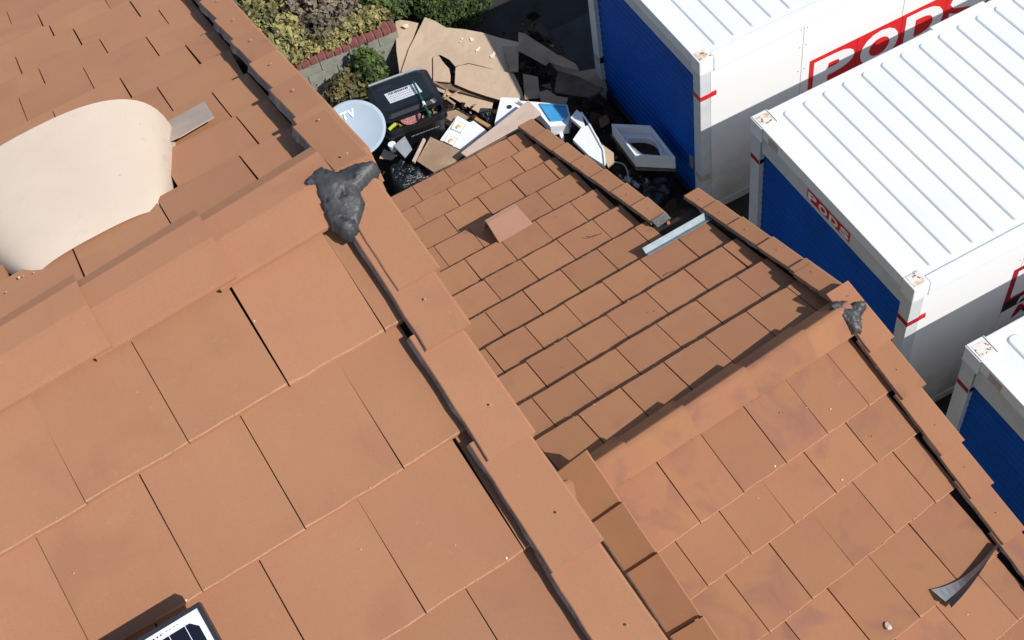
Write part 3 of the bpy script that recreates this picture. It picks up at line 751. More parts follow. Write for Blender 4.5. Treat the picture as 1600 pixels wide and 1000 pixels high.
def container(x0, y0, label, big_sign, moving, front_label, L=4.88, Wd=2.44, H=2.44, zoff=0.0, hdr=.36, bracket=False, zs=-.75, pad0=.267):
    """x0: door end, y0: near long side; the body runs to +x and +y"""
    c = empty('storage_container', (x0 + L / 2, y0 + Wd / 2, 0), label, 'container', 'white storage containers in a row')
    x1 = x0 + L; y1 = y0 + Wd; T = H
    # roof sheet with raised pads
    bm = bmesh.new()
    bbox(bm, (x0 + .11, y0 + .085, T - .06), (x1 - .11, y1 - .085, T - .022))
    rs = from_bm('roof_sheet', bm, M['white_top'], c)
    bm = bmesh.new(); n = int((L - .45) / .225)
    for k in range(n):
        a = x0 + pad0 + k * .225; b = a + .135; y_a = y0 + .125; y_b = y1 - .09; z0 = T - .0225; z1 = T - .004
        def rr_(d, z):
            pts = []; r = .05 - d * .6
            xa, xb, ya, yb = a + d, b - d, y_a + d, y_b - d
            for cx, cy, s in ((xb - r, yb - r, 0), (xa + r, yb - r, 1), (xa + r, ya + r, 2), (xb - r, ya + r, 3)):
                for q in range(5):
                    an = (s + q / 4) * math.pi / 2; pts.append(bm.verts.new((cx + r * math.cos(an), cy + r * math.sin(an), z)))
            return pts
        A = rr_(0, z0); B = rr_(.003, z0 + .006); Cc = rr_(.012, z1 - .003); Dd = rr_(.018, z1)
        for Pq, Q in ((A, B), (B, Cc), (Cc, Dd)):
            for i in range(20): bm.faces.new((Pq[i], Pq[(i + 1) % 20], Q[(i + 1) % 20], Q[i]))
        bm.faces.new(Dd)
    from_bm('raised_ribs', bm, M['white_top'], rs, smooth=False)
    # top rails
    for nm, a, b in (('top_rail', (x0 + .17, y0, T - .20), (x1 - .17, y0 + .085, T - .004)), ('top_rail', (x0 + .17, y1 - .085, T - .20), (x1 - .17, y1, T - .004)),
                     ('top_rail', (x1 - .11, y0 + .17, T - .20), (x1, y1 - .17, T - .004))):
        box(nm, a, b, M['white'], c, .012)
    box('header', (x0 + .004, y0 + .17, T - .135), (x0 + .11, y1 - .17, T - .002), M['white'], c, .008)
    box('header_panel', (x0 + .022, y0 + .15, T - hdr), (x0 + .09, y1 - .15, T - .137), M['greytrim'], c)
    if front_label != 'none':
        tp = box('tape_patch', (x0 + .0015, y1 - .43, T - .125), (x0 + .0035, y1 - .28, T - .035), M['lead'], c)
    # corner posts, red bands, castings
    for (px, py, sx, sy) in ((x0, y0, 1, 1), (x0, y1, 1, -1), (x1, y0, -1, 1), (x1, y1, -1, -1)):
        p = box('corner_post', (px + .004 * sx, py + .004 * sy, .12), (px + .13 * sx, py + .14 * sy, T - .19), M['greytrim'] if sx > 0 else M['white'], c, .008)
        box('corner_casting', (px, py, T - .19), (px + .165 * sx, py + .165 * sy, T - .0), M['white'], c, .012)
        cp = box('casting_plate', (px + .022 * sx, py + .022 * sy, T + .0005), (px + .155 * sx, py + .15 * sy, T + .004), M['rust'], c)
        box('foot_casting', (px, py, .0), (px + .16 * sx, py + .16 * sy, .118), M['greytrim'], c, .01)
        if sx > 0:
            zb = T - .49
            ya, yb = (py - .0005, py + .14) if sy > 0 else (py - .14, py + .0005)
            box('red_band', (px + .0015, ya, zb - .06), (px + .132, yb, zb), M['darkred'] if big_sign != 1 else M['red'], p)
            if sy > 0: box('red_band', (px + .133, py + .0005, zb - .06), (px + .20, py + .02, zb), M['red'], p)
            box('grey_tape', (px + .0022, ya, .62), (px + .131, yb, .72), M['lead'], p)
    # door: blue slats in a shallow recess
    dy0, dy1 = y0 + .142, y1 - .142; dz1 = T - hdr - .002; k = 0; z = .16
    nsl = 20; hs = (dz1 - z) / nsl
    for k in range(nsl):
        za = z + k * hs; bm = bmesh.new(); ring = []
        prof = [(0.068, 0), (.058, .010), (.055, hs * .5), (.058, hs - .014), (.070, hs - .004), (.085, hs - .004), (.085, 0)]
        for yy in (dy0, dy1): ring.append([bm.verts.new((x0 + px, yy, za + pz)) for px, pz in prof])
        for i in range(len(prof)): bm.faces.new((ring[0][i], ring[0][(i + 1) % len(prof)], ring[1][(i + 1) % len(prof)], ring[1][i]))
        bm.faces.new(ring[0][::-1]); bm.faces.new(ring[1])
        if k == 0:
            door = from_bm('door_slat', bm, M['blue'], c); GLs = door
        else: from_bm('door_slat', bm, M['blue'], c)
    box('door_latch', (x0 + .03, y0 + .22, .62), (x0 + .052, y0 + .30, .80), M['galv'], c, .004)
    box('sill', (x0 + .030, y0 + .17, .02), (x0 + .11, y1 - .17, .155), M['galvdark'], c, .006)
    # long sides in panels with seams
    xs = [x0 + .135, x0 + 1.268, x0 + 2.565, x0 + 3.87, x1 - .135]
    for side, yy, s in (('n', y0, 1), ('f', y1, -1)):
        for a, b in zip(xs, xs[1:]):
            box('side_panel', (a + .003, yy + .012 * s, .14), (b - .003, yy + .04 * s, T - .20), M['side'], c)
        box('bottom_rail', (x0 + .17, yy + .004 * s, .02), (x1 - .17, yy + .10 * s, .138), M['greytrim'], c, .006)
        bm = bmesh.new()
        for a in xs[1:-1]:
            bbox(bm, (a - .0028, yy + .016 * s, .14), (a + .0028, yy + .03 * s, T - .20))
        from_bm('panel_seams', bm, M['seam'], c)
        bm = bmesh.new()
        for a in xs[1:-1]:
            for zz in (.35, .8, 1.25, 1.62, 1.96, 2.2):
                for d in (-.04, .04): bbox(bm, (a + d - .005, yy + .009 * s, zz), (a + d + .005, yy + .014 * s, zz + .01))
        setp(from_bm('rivets', bm, M['seam'], c), kind='stuff')
    # core so that nothing shows through
    box('inner_shell', (x0 + .10, y0 + .045, .1), (x1 - .05, y1 - .045, T - .065), M['seam'], c)
    box('end_panel', (x1 - .045, y0 + .135, .14), (x1 - .02, y1 - .135, T - .20), M['side'], c)
    if bracket:
        box('latch_bracket', (x0 + 2.08, y1 - .03, T - .10), (x0 + 2.72, y1 + .022, T + .012), M['white'], c, .008)
    if big_sign:
        sx0 = x0 + (1.375 if big_sign == 1 else 1.195); top = T + zs; hgt = .56 if big_sign == 1 else .515
        ys = y0 + .0075
        rm = M['red'] if big_sign == 1 else M['darkred']
        cells = [sx0, sx0 + .615, sx0 + 1.20, sx0 + 1.80, sx0 + 2.42]
        sg = box('sign', (sx0, ys, top - hgt), (cells[-1], ys + .004, top), rm, c)
        for ch, a, b in zip('PODS', cells, cells[1:]):
            glyph('letter', ch, (a + .055, ys, top - hgt + .05), (1, 0, 0), (0, 0, 1), b - a - .085, hgt - .10, M['vinylw'], sg, (0, -1, 0))
        bm = bmesh.new()
        for a in cells[1:-1]: bbox(bm, (a - .003, ys - .0015, top - hgt), (a + .003, ys + .002, top))
        from_bm('sign_seam', bm, M['darkred'], sg)
        if moving:
            bl = box('sign_strip', (sx0, ys, top - hgt - .155), (cells[-1], ys + .004, top - hgt - .006), M['black'], c)
            x = sx0 + .17
            for ch in 'PORTABLE':
                glyph('letter', ch, (x, ys, top - hgt - .13), (1, 0, 0), (.25, 0, 1), .09, .10, M['vinylw'], bl, (0, -1, 0)); x += .13
            x = sx0 + .16
            ml = box('sign_backing', (sx0, ys + .0005, top - hgt - .42), (cells[-1], ys + .004, top - hgt - .158), M['vinylw'], c)
            for ch in 'MOVING':
                glyph('letter', ch, (x, ys, top - hgt - .36), (1, 0, 0), (.25, 0, 1), .19, .18, M['darkred'], ml, (0, -1, 0)); x += .23
    if front_label == 'PODS':
        # small red name plate over the door, read from -x side: y runs right to left
        ya, yb = y0 + 1.545, y0 + .895
        sg = box('name_plate', (x0 + .0195, yb, T - .310), (x0 + .0215, ya, T - .180), M['red'], c)
        st = (ya - yb) / 4
        for i, ch in enumerate('PODS'):
            glyph('letter', ch, (x0 + .0195, ya - i * st - .02, T - .296), (0, -1, 0), (0, 0, 1), st - .03, .102, M['vinylw'], sg, (-1, 0, 0))
    return c
container(-.012, 3.3486, 'white storage container farthest from the camera, its shaded blue door facing the rubbish heap', 1, False, 'none', hdr=.30)
container(0, 0, 'white storage container in the middle with the small red name plate over its blue door', 2, True, 'PODS', bracket=True, zs=-.60)
container(.002, -.666 - 2.44, 'white storage container nearest the right edge, partly hidden by the garage roof edge', 0, False, 'plain', hdr=.42, pad0=.30)

# ------------------------------------------------------------------ garden wall, bushes
wl = empty('garden_wall', (-2.5, 7.8, 0), 'low grey block wall with a red brick capping below the shrubs', 'garden wall')
A0 = Vector((-3.95, 7.80, 0)); A1_ = Vector((-1.86, 7.675, 0)); dW = (A1_ - A0).normalized(); nW = Vector((-dW.y, dW.x, 0)); LW = (A1_ - A0).length
def wbox(name, s0, s1, d0, d1, z0, z1, mat, parent, bev=.004):
    bm = bmesh.new(); bbox(bm, (s0, d0, z0), (s1, d1, z1), bev)
    m = Matrix.Identity(4)
    for i in range(3): m[i][0] = dW[i]; m[i][1] = nW[i]; m[i][3] = A0[i]
    bm.transform(m); return from_bm(name, bm, mat, parent)
wbox('capping_bed', 0, LW, -.005, .255, .668, .731, M['mortar'], wl, 0)
wbox('mortar_core', 0, LW, .012, .19, 0, .665, M['mortar'], wl, 0)
rr = random.Random(8)
for row in range(4):
    z = .005 + row * .168; s = -(row % 2) * .2
    while s < LW:
        a, b = max(s, 0), min(s + .395, LW)
        if b - a > .05: wbox('block', a, b, rr.uniform(-.002, .002), .20, z, z + .158, M['blockw'], wl)
        s += .405
s = 0
while s < LW:
    w = min(.1, LW - s)
    if w > .03: wbox('brick', s, s + w - .012, -.02 + rr.uniform(-.006, .006), .27, .68, .74 + rr.uniform(0, .008), M['brick'], wl)
    s += .112
setp(slab('soil', [(-6.5, 8.0, .62), (-3.95, 8.0, .62), (-1.86, 7.87, .62), (-1.86, 16, .62), (-6.5, 16, .62)], .6, M['soil']), kind='structure')

TINT = {}
for nm, cols, sc in (('leaf_grey', ((.19, .165, .135), (.13, .105, .095), (.24, .20, .13)), 9), ('leaf_yellow', ((.22, .21, .07), (.13, .145, .04), (.36, .31, .15)), 9), ('leaf_green', ((.055, .10, .022), (.03, .06, .014), (.11, .15, .045)), 9),
                     ('leaf_dark', ((.035, .07, .014), (.022, .045, .009), (.075, .11, .03)), 5), ('leaf_brown', ((.10, .085, .035), (.05, .07, .02), (.20, .16, .08)), 9), ('leaf_bright', ((.55, .40, .015), (.42, .32, .01), (.65, .5, .05)), 9)):
    a = leaf_mat(nm + '_gap_shade', [tuple(x * .5 for x in c) for c in cols], sc); b = leaf_mat(nm + '_highlight', [(min(1, c[0] * 1.5), min(1, c[1] * 1.45), c[2] * 1.3) for c in cols], sc)  # darker and lighter copies paint the shady gaps and highlights of the clumps
    TINT[{'leaf_grey': 'leaf_grey_purple', 'leaf_yellow': 'leaf_yellow_green', 'leaf_dark': 'leaf_dark_green', 'leaf_brown': 'leaf_green_brown', 'leaf_bright': 'leaf_bright_yellow'}.get(nm, nm)] = [M[nm], a, b]
def shrub(name, label, cat, c, rad, n, leaf, mat, seed, floor=0.0, group=None, flat=.6, clump=3.0, long=1.6):
    r = random.Random(seed); c = Vector(c)
    t = empty(name, (c.x, c.y, floor), label, cat, group)
    vs = []; fs = []; mi = []
    for i in range(n):
        while True:
            d = Vector((r.gauss(0, 1), r.gauss(0, 1), r.gauss(0, 1)))
            if d.length > .1: break
        d.normalize()
        if d.z < -.35: d.z = -d.z
        lump_ = 1 + .42 * noise.noise(d * clump + Vector((seed, 0, 0))) + .20 * noise.noise(d * clump * 2.7)
        rr_ = (r.random() ** .35) * lump_
        p = c + Vector((d.x * rad[0], d.y * rad[1], d.z * rad[2])) * rr_
        if p.z < floor + .01: p.z = floor + r.uniform(.01, .08)
        nrm = (d * .8 + Vector((r.gauss(0, flat), r.gauss(0, flat), abs(r.gauss(.4, flat))))).normalized()
        a = nrm.orthogonal().normalized(); ang = r.uniform(0, 6.28); b = nrm.cross(a)
        e1 = (a * math.cos(ang) + b * math.sin(ang)); e2 = nrm.cross(e1)
        s_ = leaf * r.uniform(.55, 1.6); k = len(vs)
        vs += [p - e1 * s_ * long * .5, p + e2 * s_ * .5 - nrm * s_ * .12, p + e1 * s_ * long * .5 - nrm * s_ * .1, p - e2 * s_ * .5 - nrm * s_ * .12]
        fs.append((k, k + 1, k + 2, k + 3)); q_ = noise.noise(p * 9) + r.gauss(0, .25); mi.append(1 if q_ < -.22 else (2 if q_ > .25 else 0))
    o = mesh('foliage', vs, fs, TINT[mat.name], t, mi=mi); setp(o, kind='stuff')
    bm = bmesh.new()
    for i in range(9):
        a = r.uniform(0, 6.28); q = c + Vector((math.cos(a) * rad[0] * .7, math.sin(a) * rad[1] * .7, rad[2] * r.uniform(.1, .7)))
        b0 = Vector((c.x + r.uniform(-.05, .05), c.y + r.uniform(-.05, .05), floor)); mdl = (b0 + q) / 2 + Vector((0, 0, .08))
        tube(bm, [b0, mdl, q], .012, 5, .004)
    setp(from_bm('stems', bm, M['bark'], t))
    return t
shrub('shrub', 'greyish purple leaved shrub filling the planter behind the brick capping', 'shrub', (-2.62, 8.25, 1.0), (.55, .45, .5), 5200, .045, M['leaf_grey'], 1, .62)
shrub('shrub', 'greyish leaved shrub farther back at the top edge, beside the roof', 'shrub', (-2.75, 9.2, 1.0), (.75, .6, .5), 6000, .045, M['leaf_grey'], 2, .62)
shrub('shrub', 'pale yellow green shrub along the edge of the big roof', 'shrub', (-3.30, 8.22, .96), (.45, .60, .42), 4800, .045, M['leaf_yellow'], 3, .62)
shrub('shrub', 'yellow green shrub at the very top, left of the grey shrubs', 'shrub', (-3.6, 9.5, .95), (.6, .7, .45), 4300, .045, M['leaf_yellow'], 4, .62)
shrub('shrub', 'small yellowish plant spilling over the brick capping', 'shrub', (-2.60, 7.90, .84), (.50, .17, .20), 2400, .04, M['leaf_yellow'], 5, .66)
shrub('shrub', 'low yellowish plant at the right end of the brick capping', 'shrub', (-2.12, 7.90, .84), (.26, .16, .16), 1200, .04, M['leaf_yellow'], 15, .66)
shrub('shrub', 'glossy dark green bush between the grey shrub and the clipped hedge', 'shrub', (-1.85, 8.2, .72), (.46, .32, .34), 4200, .05, M['leaf_green'], 6, .3)
shrub('hedge', 'dense clipped dark green hedge above the cardboard sheets', 'hedge', (-1.0, 8.12, .30), (.62, .42, .56), 17000, .026, M['leaf_dark'], 7, .0, None, .45, 1.2, 1.3)
shrub('shrub', 'straggly brownish green bush growing in front of the block wall', 'shrub', (-2.80, 7.42, .28), (.30, .24, .30), 2200, .038, M['leaf_brown'], 8, 0)
shrub('shrub', 'fresh green upright bush between the wall and the black bin', 'shrub', (-2.42, 7.45, .36), (.24, .22, .42), 2000, .036, M['leaf_green'], 9, 0)
shrub('flower_clump', 'small bright yellow clump beside the red bricks at the roof edge', 'plant', (-3.22, 7.83, .80), (.10, .10, .10), 420, .03, M['leaf_bright'], 10, .66)

# ------------------------------------------------------------------ rubbish heap
D = {
    'A1': [[-1.448, 7.715, 0.64], [-1.363, 7.581, 0.628], [-1.292, 7.405, 0.608], [-1.117, 7.247, 0.603], [-0.943, 7.06, 0.593], [-0.793, 6.85, 0.577], [-0.624, 6.649, 0.563], [-0.846, 6.279, 0.473], [-0.95, 6.318, 0.467], [-1.1, 6.508, 0.482], [-1.222, 6.663, 0.493], [-1.301, 6.753, 0.499], [-1.437, 6.916, 0.51], [-1.555, 7.087, 0.525], [-1.616, 7.093, 0.518], [-1.645, 7.114, 0.518], [-1.826, 6.781, 0.44], [-1.952, 6.968, 0.457], [-2.079, 7.156, 0.473], [-1.841, 7.405, 0.543]],
    'C1': [[-1.649, 7.081, 0.537], [-1.61, 7.069, 0.539], [-1.574, 7.057, 0.542], [-1.572, 6.937, 0.522], [-1.554, 6.806, 0.502], [-1.589, 6.704, 0.48], [-1.638, 6.623, 0.46], [-1.807, 6.77, 0.465]],
    'C2': [[-1.48, 6.764, 0.522], [-1.421, 6.751, 0.527], [-1.317, 6.706, 0.532], [-1.239, 6.616, 0.526], [-1.104, 6.457, 0.515], [-0.914, 6.244, 0.502], [-0.947, 6.002, 0.455], [-0.99, 5.835, 0.42], [-1.228, 6.002, 0.42], [-1.356, 6.167, 0.433], [-1.489, 6.356, 0.45], [-1.605, 6.552, 0.47]],
    'C3': [[-1.548, 7.063, 0.536], [-1.437, 6.91, 0.524], [-1.31, 6.746, 0.511], [-1.471, 6.802, 0.501], [-1.487, 6.936, 0.522]],
    'D1': [[-1.809, 6.809, 0.423], [-1.643, 6.656, 0.417], [-1.592, 6.602, 0.413], [-1.478, 6.401, 0.393], [-1.232, 6.071, 0.365], [-1.274, 6.081, 0.362], [-1.508, 6.373, 0.384], [-1.72, 6.63, 0.403], [-1.815, 6.782, 0.417]],
    'E1': [[-2.068, 7.214, 0.412], [-1.896, 6.954, 0.388], [-1.708, 6.671, 0.363], [-1.473, 6.397, 0.344], [-1.289, 6.14, 0.322], [-1.358, 6.057, 0.298], [-1.521, 6.105, 0.287], [-1.716, 6.536, 0.338], [-1.877, 6.836, 0.371]],
    'B1': [[-1.791, 7.923, 0.597], [-1.725, 7.907, 0.602], [-1.638, 7.822, 0.598], [-1.549, 7.716, 0.592], [-1.806, 7.46, 0.52], [-2.078, 7.183, 0.442], [-1.922, 6.886, 0.41], [-2.129, 7.107, 0.423], [-1.984, 7.507, 0.507]],
    'mark0': [[-1.727, 7.767, 0.63], [-1.681, 7.744, 0.632], [-1.698, 7.695, 0.622], [-1.736, 7.701, 0.619], [-1.762, 7.762, 0.625]],
    'mark1': [[-1.124, 7.064, 0.587], [-1.096, 7.07, 0.591], [-1.077, 7.03, 0.587], [-1.099, 6.999, 0.579], [-1.127, 7.012, 0.578]],
    'mark2': [[-1.144, 6.868, 0.552], [-1.104, 6.876, 0.558], [-1.074, 6.888, 0.564], [-1.069, 6.858, 0.559], [-1.117, 6.829, 0.549], [-1.146, 6.834, 0.546]],
    'mark3': [[-1.035, 6.681, 0.534], [-0.982, 6.689, 0.541], [-0.96, 6.716, 0.549], [-0.952, 6.671, 0.542], [-1.008, 6.628, 0.528], [-1.033, 6.64, 0.527]],
    'mark4': [[-1.257, 7.1, 0.577], [-1.231, 7.087, 0.578], [-1.247, 7.072, 0.574]],
    'mark5': [[-1.22, 7.123, 0.585], [-1.194, 7.134, 0.59], [-1.187, 7.11, 0.587], [-1.215, 7.103, 0.583]],
    'F1': [[-0.538, 6.834, 0.55], [-0.478, 6.776, 0.533], [-0.343, 6.433, 0.475], [-0.288, 6.284, 0.45], [-0.511, 6.162, 0.479], [-0.608, 6.357, 0.517], [-0.698, 6.526, 0.55]],
    'F2': [[-0.431, 6.236, 0.62], [-0.324, 6.055, 0.62], [-0.246, 5.827, 0.62], [-0.268, 5.707, 0.62], [-0.402, 5.871, 0.62], [-0.5, 6.043, 0.62]],
    'F3': [[-0.429, 5.973, 0.5], [-0.271, 5.724, 0.5], [-0.137, 5.402, 0.5], [-0.197, 5.355, 0.5], [-0.335, 5.369, 0.5], [-0.642, 5.685, 0.5], [-0.533, 5.843, 0.5]],
    'F4': [[-0.821, 6.183, 0.5], [-0.692, 6.024, 0.5], [-0.842, 5.687, 0.5], [-1.01, 5.771, 0.5]],
    'F5': [[-0.793, 6.856, 0.55], [-0.633, 6.65, 0.55], [-0.872, 6.192, 0.55], [-0.949, 6.263, 0.55]],
    'F6': [[-0.821, 5.734, 0.55], [-0.721, 5.713, 0.55], [-0.676, 5.549, 0.55], [-0.577, 5.446, 0.55], [-0.644, 5.363, 0.55], [-0.888, 5.567, 0.55]],
    'F7': [[-0.382, 6.304, 0.35], [-0.159, 5.953, 0.35], [0.123, 5.839, 0.35], [-0.031, 5.47, 0.35], [-0.067, 5.547, 0.35], [-0.384, 6.131, 0.35]],
    'foam1': [[-1.856, 5.892, 0.62], [-1.783, 5.706, 0.62], [-1.731, 5.702, 0.62], [-1.672, 5.471, 0.62], [-2.066, 5.369, 0.62], [-2.209, 5.653, 0.62]],
    'foam1r1': [[-1.909, 5.826, 0.62], [-1.827, 5.683, 0.62], [-1.948, 5.59, 0.62], [-2.022, 5.729, 0.62]],
    'foam1r2': [[-2.091, 5.651, 0.62], [-2.011, 5.527, 0.62], [-2.122, 5.454, 0.62], [-2.183, 5.595, 0.62]],
    'foam2': [[-1.291, 5.823, 0.66], [-1.118, 5.688, 0.66], [-1.151, 5.458, 0.66], [-1.439, 5.405, 0.66], [-1.557, 5.471, 0.66]],
    'foam3': [[-1.167, 5.598, 0.72], [-0.98, 5.435, 0.72], [-0.709, 5.19, 0.72], [-0.766, 5.008, 0.72], [-0.86, 4.896, 0.72], [-1.044, 4.992, 0.72], [-1.054, 5.256, 0.72]],
    'foam3in': [[-0.978, 5.378, 0.72], [-0.738, 5.178, 0.72], [-0.797, 5.03, 0.72], [-0.87, 4.996, 0.72], [-0.999, 5.067, 0.72], [-0.99, 5.212, 0.72]],
    'foam4': [[-0.957, 4.982, 0.6], [-0.905, 4.977, 0.6], [-0.951, 4.854, 0.6], [-0.996, 4.792, 0.6]],
    'plank': [[-1.113, 5.392, 0.86], [-1.082, 5.127, 0.86], [-2.113, 4.987, 0.86], [-2.15, 5.102, 0.86]],
    'woodstrip': [[-1.669, 5.768, 0.6], [-1.579, 5.524, 0.6], [-1.619, 5.497, 0.6], [-1.708, 5.741, 0.6]],
    'bag2': [[-1.605, 5.867, 0.5], [-1.431, 5.86, 0.5], [-1.417, 5.735, 0.5], [-1.575, 5.619, 0.5]],
    'panelb': [[-2.303, 5.691, 0.7], [-2.062, 5.217, 0.7], [-2.239, 5.157, 0.7], [-2.509, 5.162, 0.7], [-2.602, 5.435, 0.7]],
    'stick': [[-2.395, 5.676, 0.75], [-2.38, 5.648, 0.75], [-2.644, 5.389, 0.75], [-2.66, 5.421, 0.75]],
    'bag1': [[-2.899, 5.724, 0.55], [-2.726, 5.728, 0.55], [-2.579, 5.536, 0.55], [-2.482, 5.287, 0.55], [-2.929, 5.277, 0.55], [-2.949, 5.515, 0.55]],
    'grayp': [[-2.578, 5.784, 0.8], [-2.591, 5.547, 0.8], [-2.721, 5.469, 0.8], [-2.755, 5.721, 0.8]],
    'cup': [[-2.759, 5.77, 0.78]],
    'paperbit': [[-2.817, 6.033, 0.5], [-2.727, 5.846, 0.5], [-2.809, 5.809, 0.5], [-2.93, 5.923, 0.5]],
    'brownbit': [[-1.925, 6.097, 0.55], [-1.808, 6.064, 0.55], [-1.73, 5.863, 0.55], [-1.814, 5.825, 0.55], [-1.935, 5.893, 0.55], [-1.971, 5.999, 0.55]],
    'fbox': [[-0.448, 4.561, 0.78], [-0.092, 4.284, 0.78], [-0.145, 3.746, 0.78], [-0.471, 3.985, 0.78]],
    'fboxb': [[-0.372, 4.717, 0.6], [-0.01, 4.434, 0.6], [-0.195, 3.754, 0.6], [-0.551, 4.019, 0.6]],
    'fboxhole': [[-0.335, 4.282, 0.78], [-0.212, 4.151, 0.78], [-0.26, 3.858, 0.78], [-0.431, 3.998, 0.78], [-0.395, 4.209, 0.78]],
    'foam5': [[-0.707, 4.939, 0.85], [-0.689, 4.855, 0.85], [-0.753, 4.654, 0.85], [-0.703, 4.642, 0.85], [-0.719, 4.401, 0.85], [-0.766, 4.207, 0.85], [-0.863, 3.997, 0.85], [-0.939, 4.237, 0.85], [-0.971, 4.551, 0.85], [-0.797, 4.661, 0.85], [-0.827, 4.869, 0.85]],
    'litcard': [[-0.712, 4.338, 0.8], [-0.668, 4.15, 0.8], [-0.738, 4.02, 0.8], [-0.829, 3.994, 0.8], [-0.783, 4.184, 0.8]],
    'film': [[-0.662, 4.089, 0.5], [-0.554, 4.038, 0.5], [-0.5, 3.912, 0.5], [-0.552, 3.77, 0.5], [-0.615, 3.88, 0.5]],
    'bag3': [[-0.454, 3.949, 0.35], [-0.238, 3.981, 0.35], [-0.118, 3.855, 0.35], [-0.22, 3.635, 0.35], [-0.503, 3.542, 0.35], [-0.555, 3.751, 0.35]],
    'lid': [[-2.74, 5.711, 1.12], [-2.085, 5.688, 1.12], [-2.162, 6.417, 1.0], [-2.806, 6.556, 1.0]],
    'rim': [[-2.788, 5.78, 0.97], [-2.037, 5.694, 0.97]],
    'stickg': [[-2.212, 6.161, 1.15], [-2.289, 5.501, 1.2]],
    'sticker': [[-2.613, 6.244, 1.05], [-2.266, 6.283, 1.04], [-2.245, 6.089, 1.07], [-2.592, 6.066, 1.08]]}
def hz(k): return [Vector(p) for p in D[k]]
def loc0(pts, z=0): 
    c = sum((Vector(p) for p in pts), Vector()) / len(pts); return (c.x, c.y, z)
# ground litter below everything (uncountable)
bm = bmesh.new(); gx, gy = 46, 60; X0, X1, Y0, Y1 = -3.2, .0, 3.2, 7.45; vv = []
for j in range(gy + 1):
    for i in range(gx + 1):
        x = X0 + (X1 - X0) * i / gx; y = Y0 + (Y1 - Y0) * j / gy
        e = min(1, min(x - X0, X1 - x + .12, y - Y0, Y1 - y) / .45)
        q = .20 + .13 * noise.noise(Vector((x * 2.2, y * 2.2, 0))) + .05 * noise.noise(Vector((x * 9, y * 9, 2)))
        if -2.95 < x < -1.95 and 5.5 < y < 6.8: q = .0
        vv.append(bm.verts.new((x, y, max(.004, q * e))))
for j in range(gy):
    for i in range(gx): k = j * (gx + 1) + i; bm.faces.new((vv[k], vv[k + 1], vv[k + gx + 2], vv[k + gx + 1]))
rr = random.Random(31)
setp(from_bm('rubbish_bed', bm, M['trash']), 'dark layer of trampled rubbish and dirt under the cardboard and foam', 'rubbish', kind='stuff')
bm = bmesh.new()
for i in range(720):
    x = rr.uniform(-3.0, -.12); y = rr.uniform(3.7, 7.2)
    if -3.0 < x < -1.9 and 5.5 < y < 6.8: continue
    z = .28 + .1 * noise.noise(Vector((x * 2.2, y * 2.2, 0))) + rr.uniform(0, .06); s = rr.uniform(.015, .13) if rr.random() < .6 else rr.uniform(.01, .05)
    q = Matrix.Rotation(rr.uniform(0, 6.3), 4, 'Z') @ Matrix.Rotation(rr.gauss(0, .5), 4, 'X') @ Matrix.Rotation(rr.gauss(0, .5), 4, 'Y')
    n = rr.choice([3, 4, 4, 5]); ring = []
    for k in range(n):
        a = k * 2 * math.pi / n; ring.append(bm.verts.new(Vector((x, y, z)) + q @ Vector((math.cos(a) * s * rr.uniform(.6, 1.2), math.sin(a) * s * rr.uniform(.5, 1), 0))))
    f = bm.faces.new(ring); f.material_index = rr.choice([0, 0, 0, 1, 1, 2, 2, 3 if s < .05 else 0, 4 if s < .04 else 1])
bmesh.ops.solidify(bm, geom=list(bm.faces), thickness=.004)
setp(from_bm('litter_scraps', bm, [M['carddark'], M['trash'], M['card2'], M['paper'], M['grey']]), 'scraps of torn cardboard and litter scattered through the heap', 'litter', kind='stuff')

def cable(pts, r, mat, label):
    P_ = [Vector(p) for p in pts]; out = []
    for i in range(len(P_) - 1):
        a, b, c, d = P_[max(i - 1, 0)], P_[i], P_[i + 1], P_[min(i + 2, len(P_) - 1)]
        for k in range(6):
            t = k / 6; out.append(.5 * ((2 * b) + (c - a) * t + (2 * a - 5 * b + 4 * c - d) * t * t + (3 * b - a - 3 * c + d) * t ** 3))
    bm = bmesh.new(); tube(bm, out + [P_[-1]], r, 6); setp(from_bm('cable', bm, mat), label, 'cable')
cable([(-1.95, 6.35, .42), (-1.80, 6.22, .46), (-1.72, 6.05, .40), (-1.85, 5.96, .44), (-1.66, 5.90, .42)], .007, M['black'], 'thin black cable looping over the torn cardboard right of the bin')
cable([(-.75, 4.75, .5), (-.62, 4.55, .56), (-.66, 4.35, .5), (-.55, 4.15, .52), (-.60, 3.95, .45)], .008, M['grey'], 'thin grey cable beside the foam box near the garage roof edge')
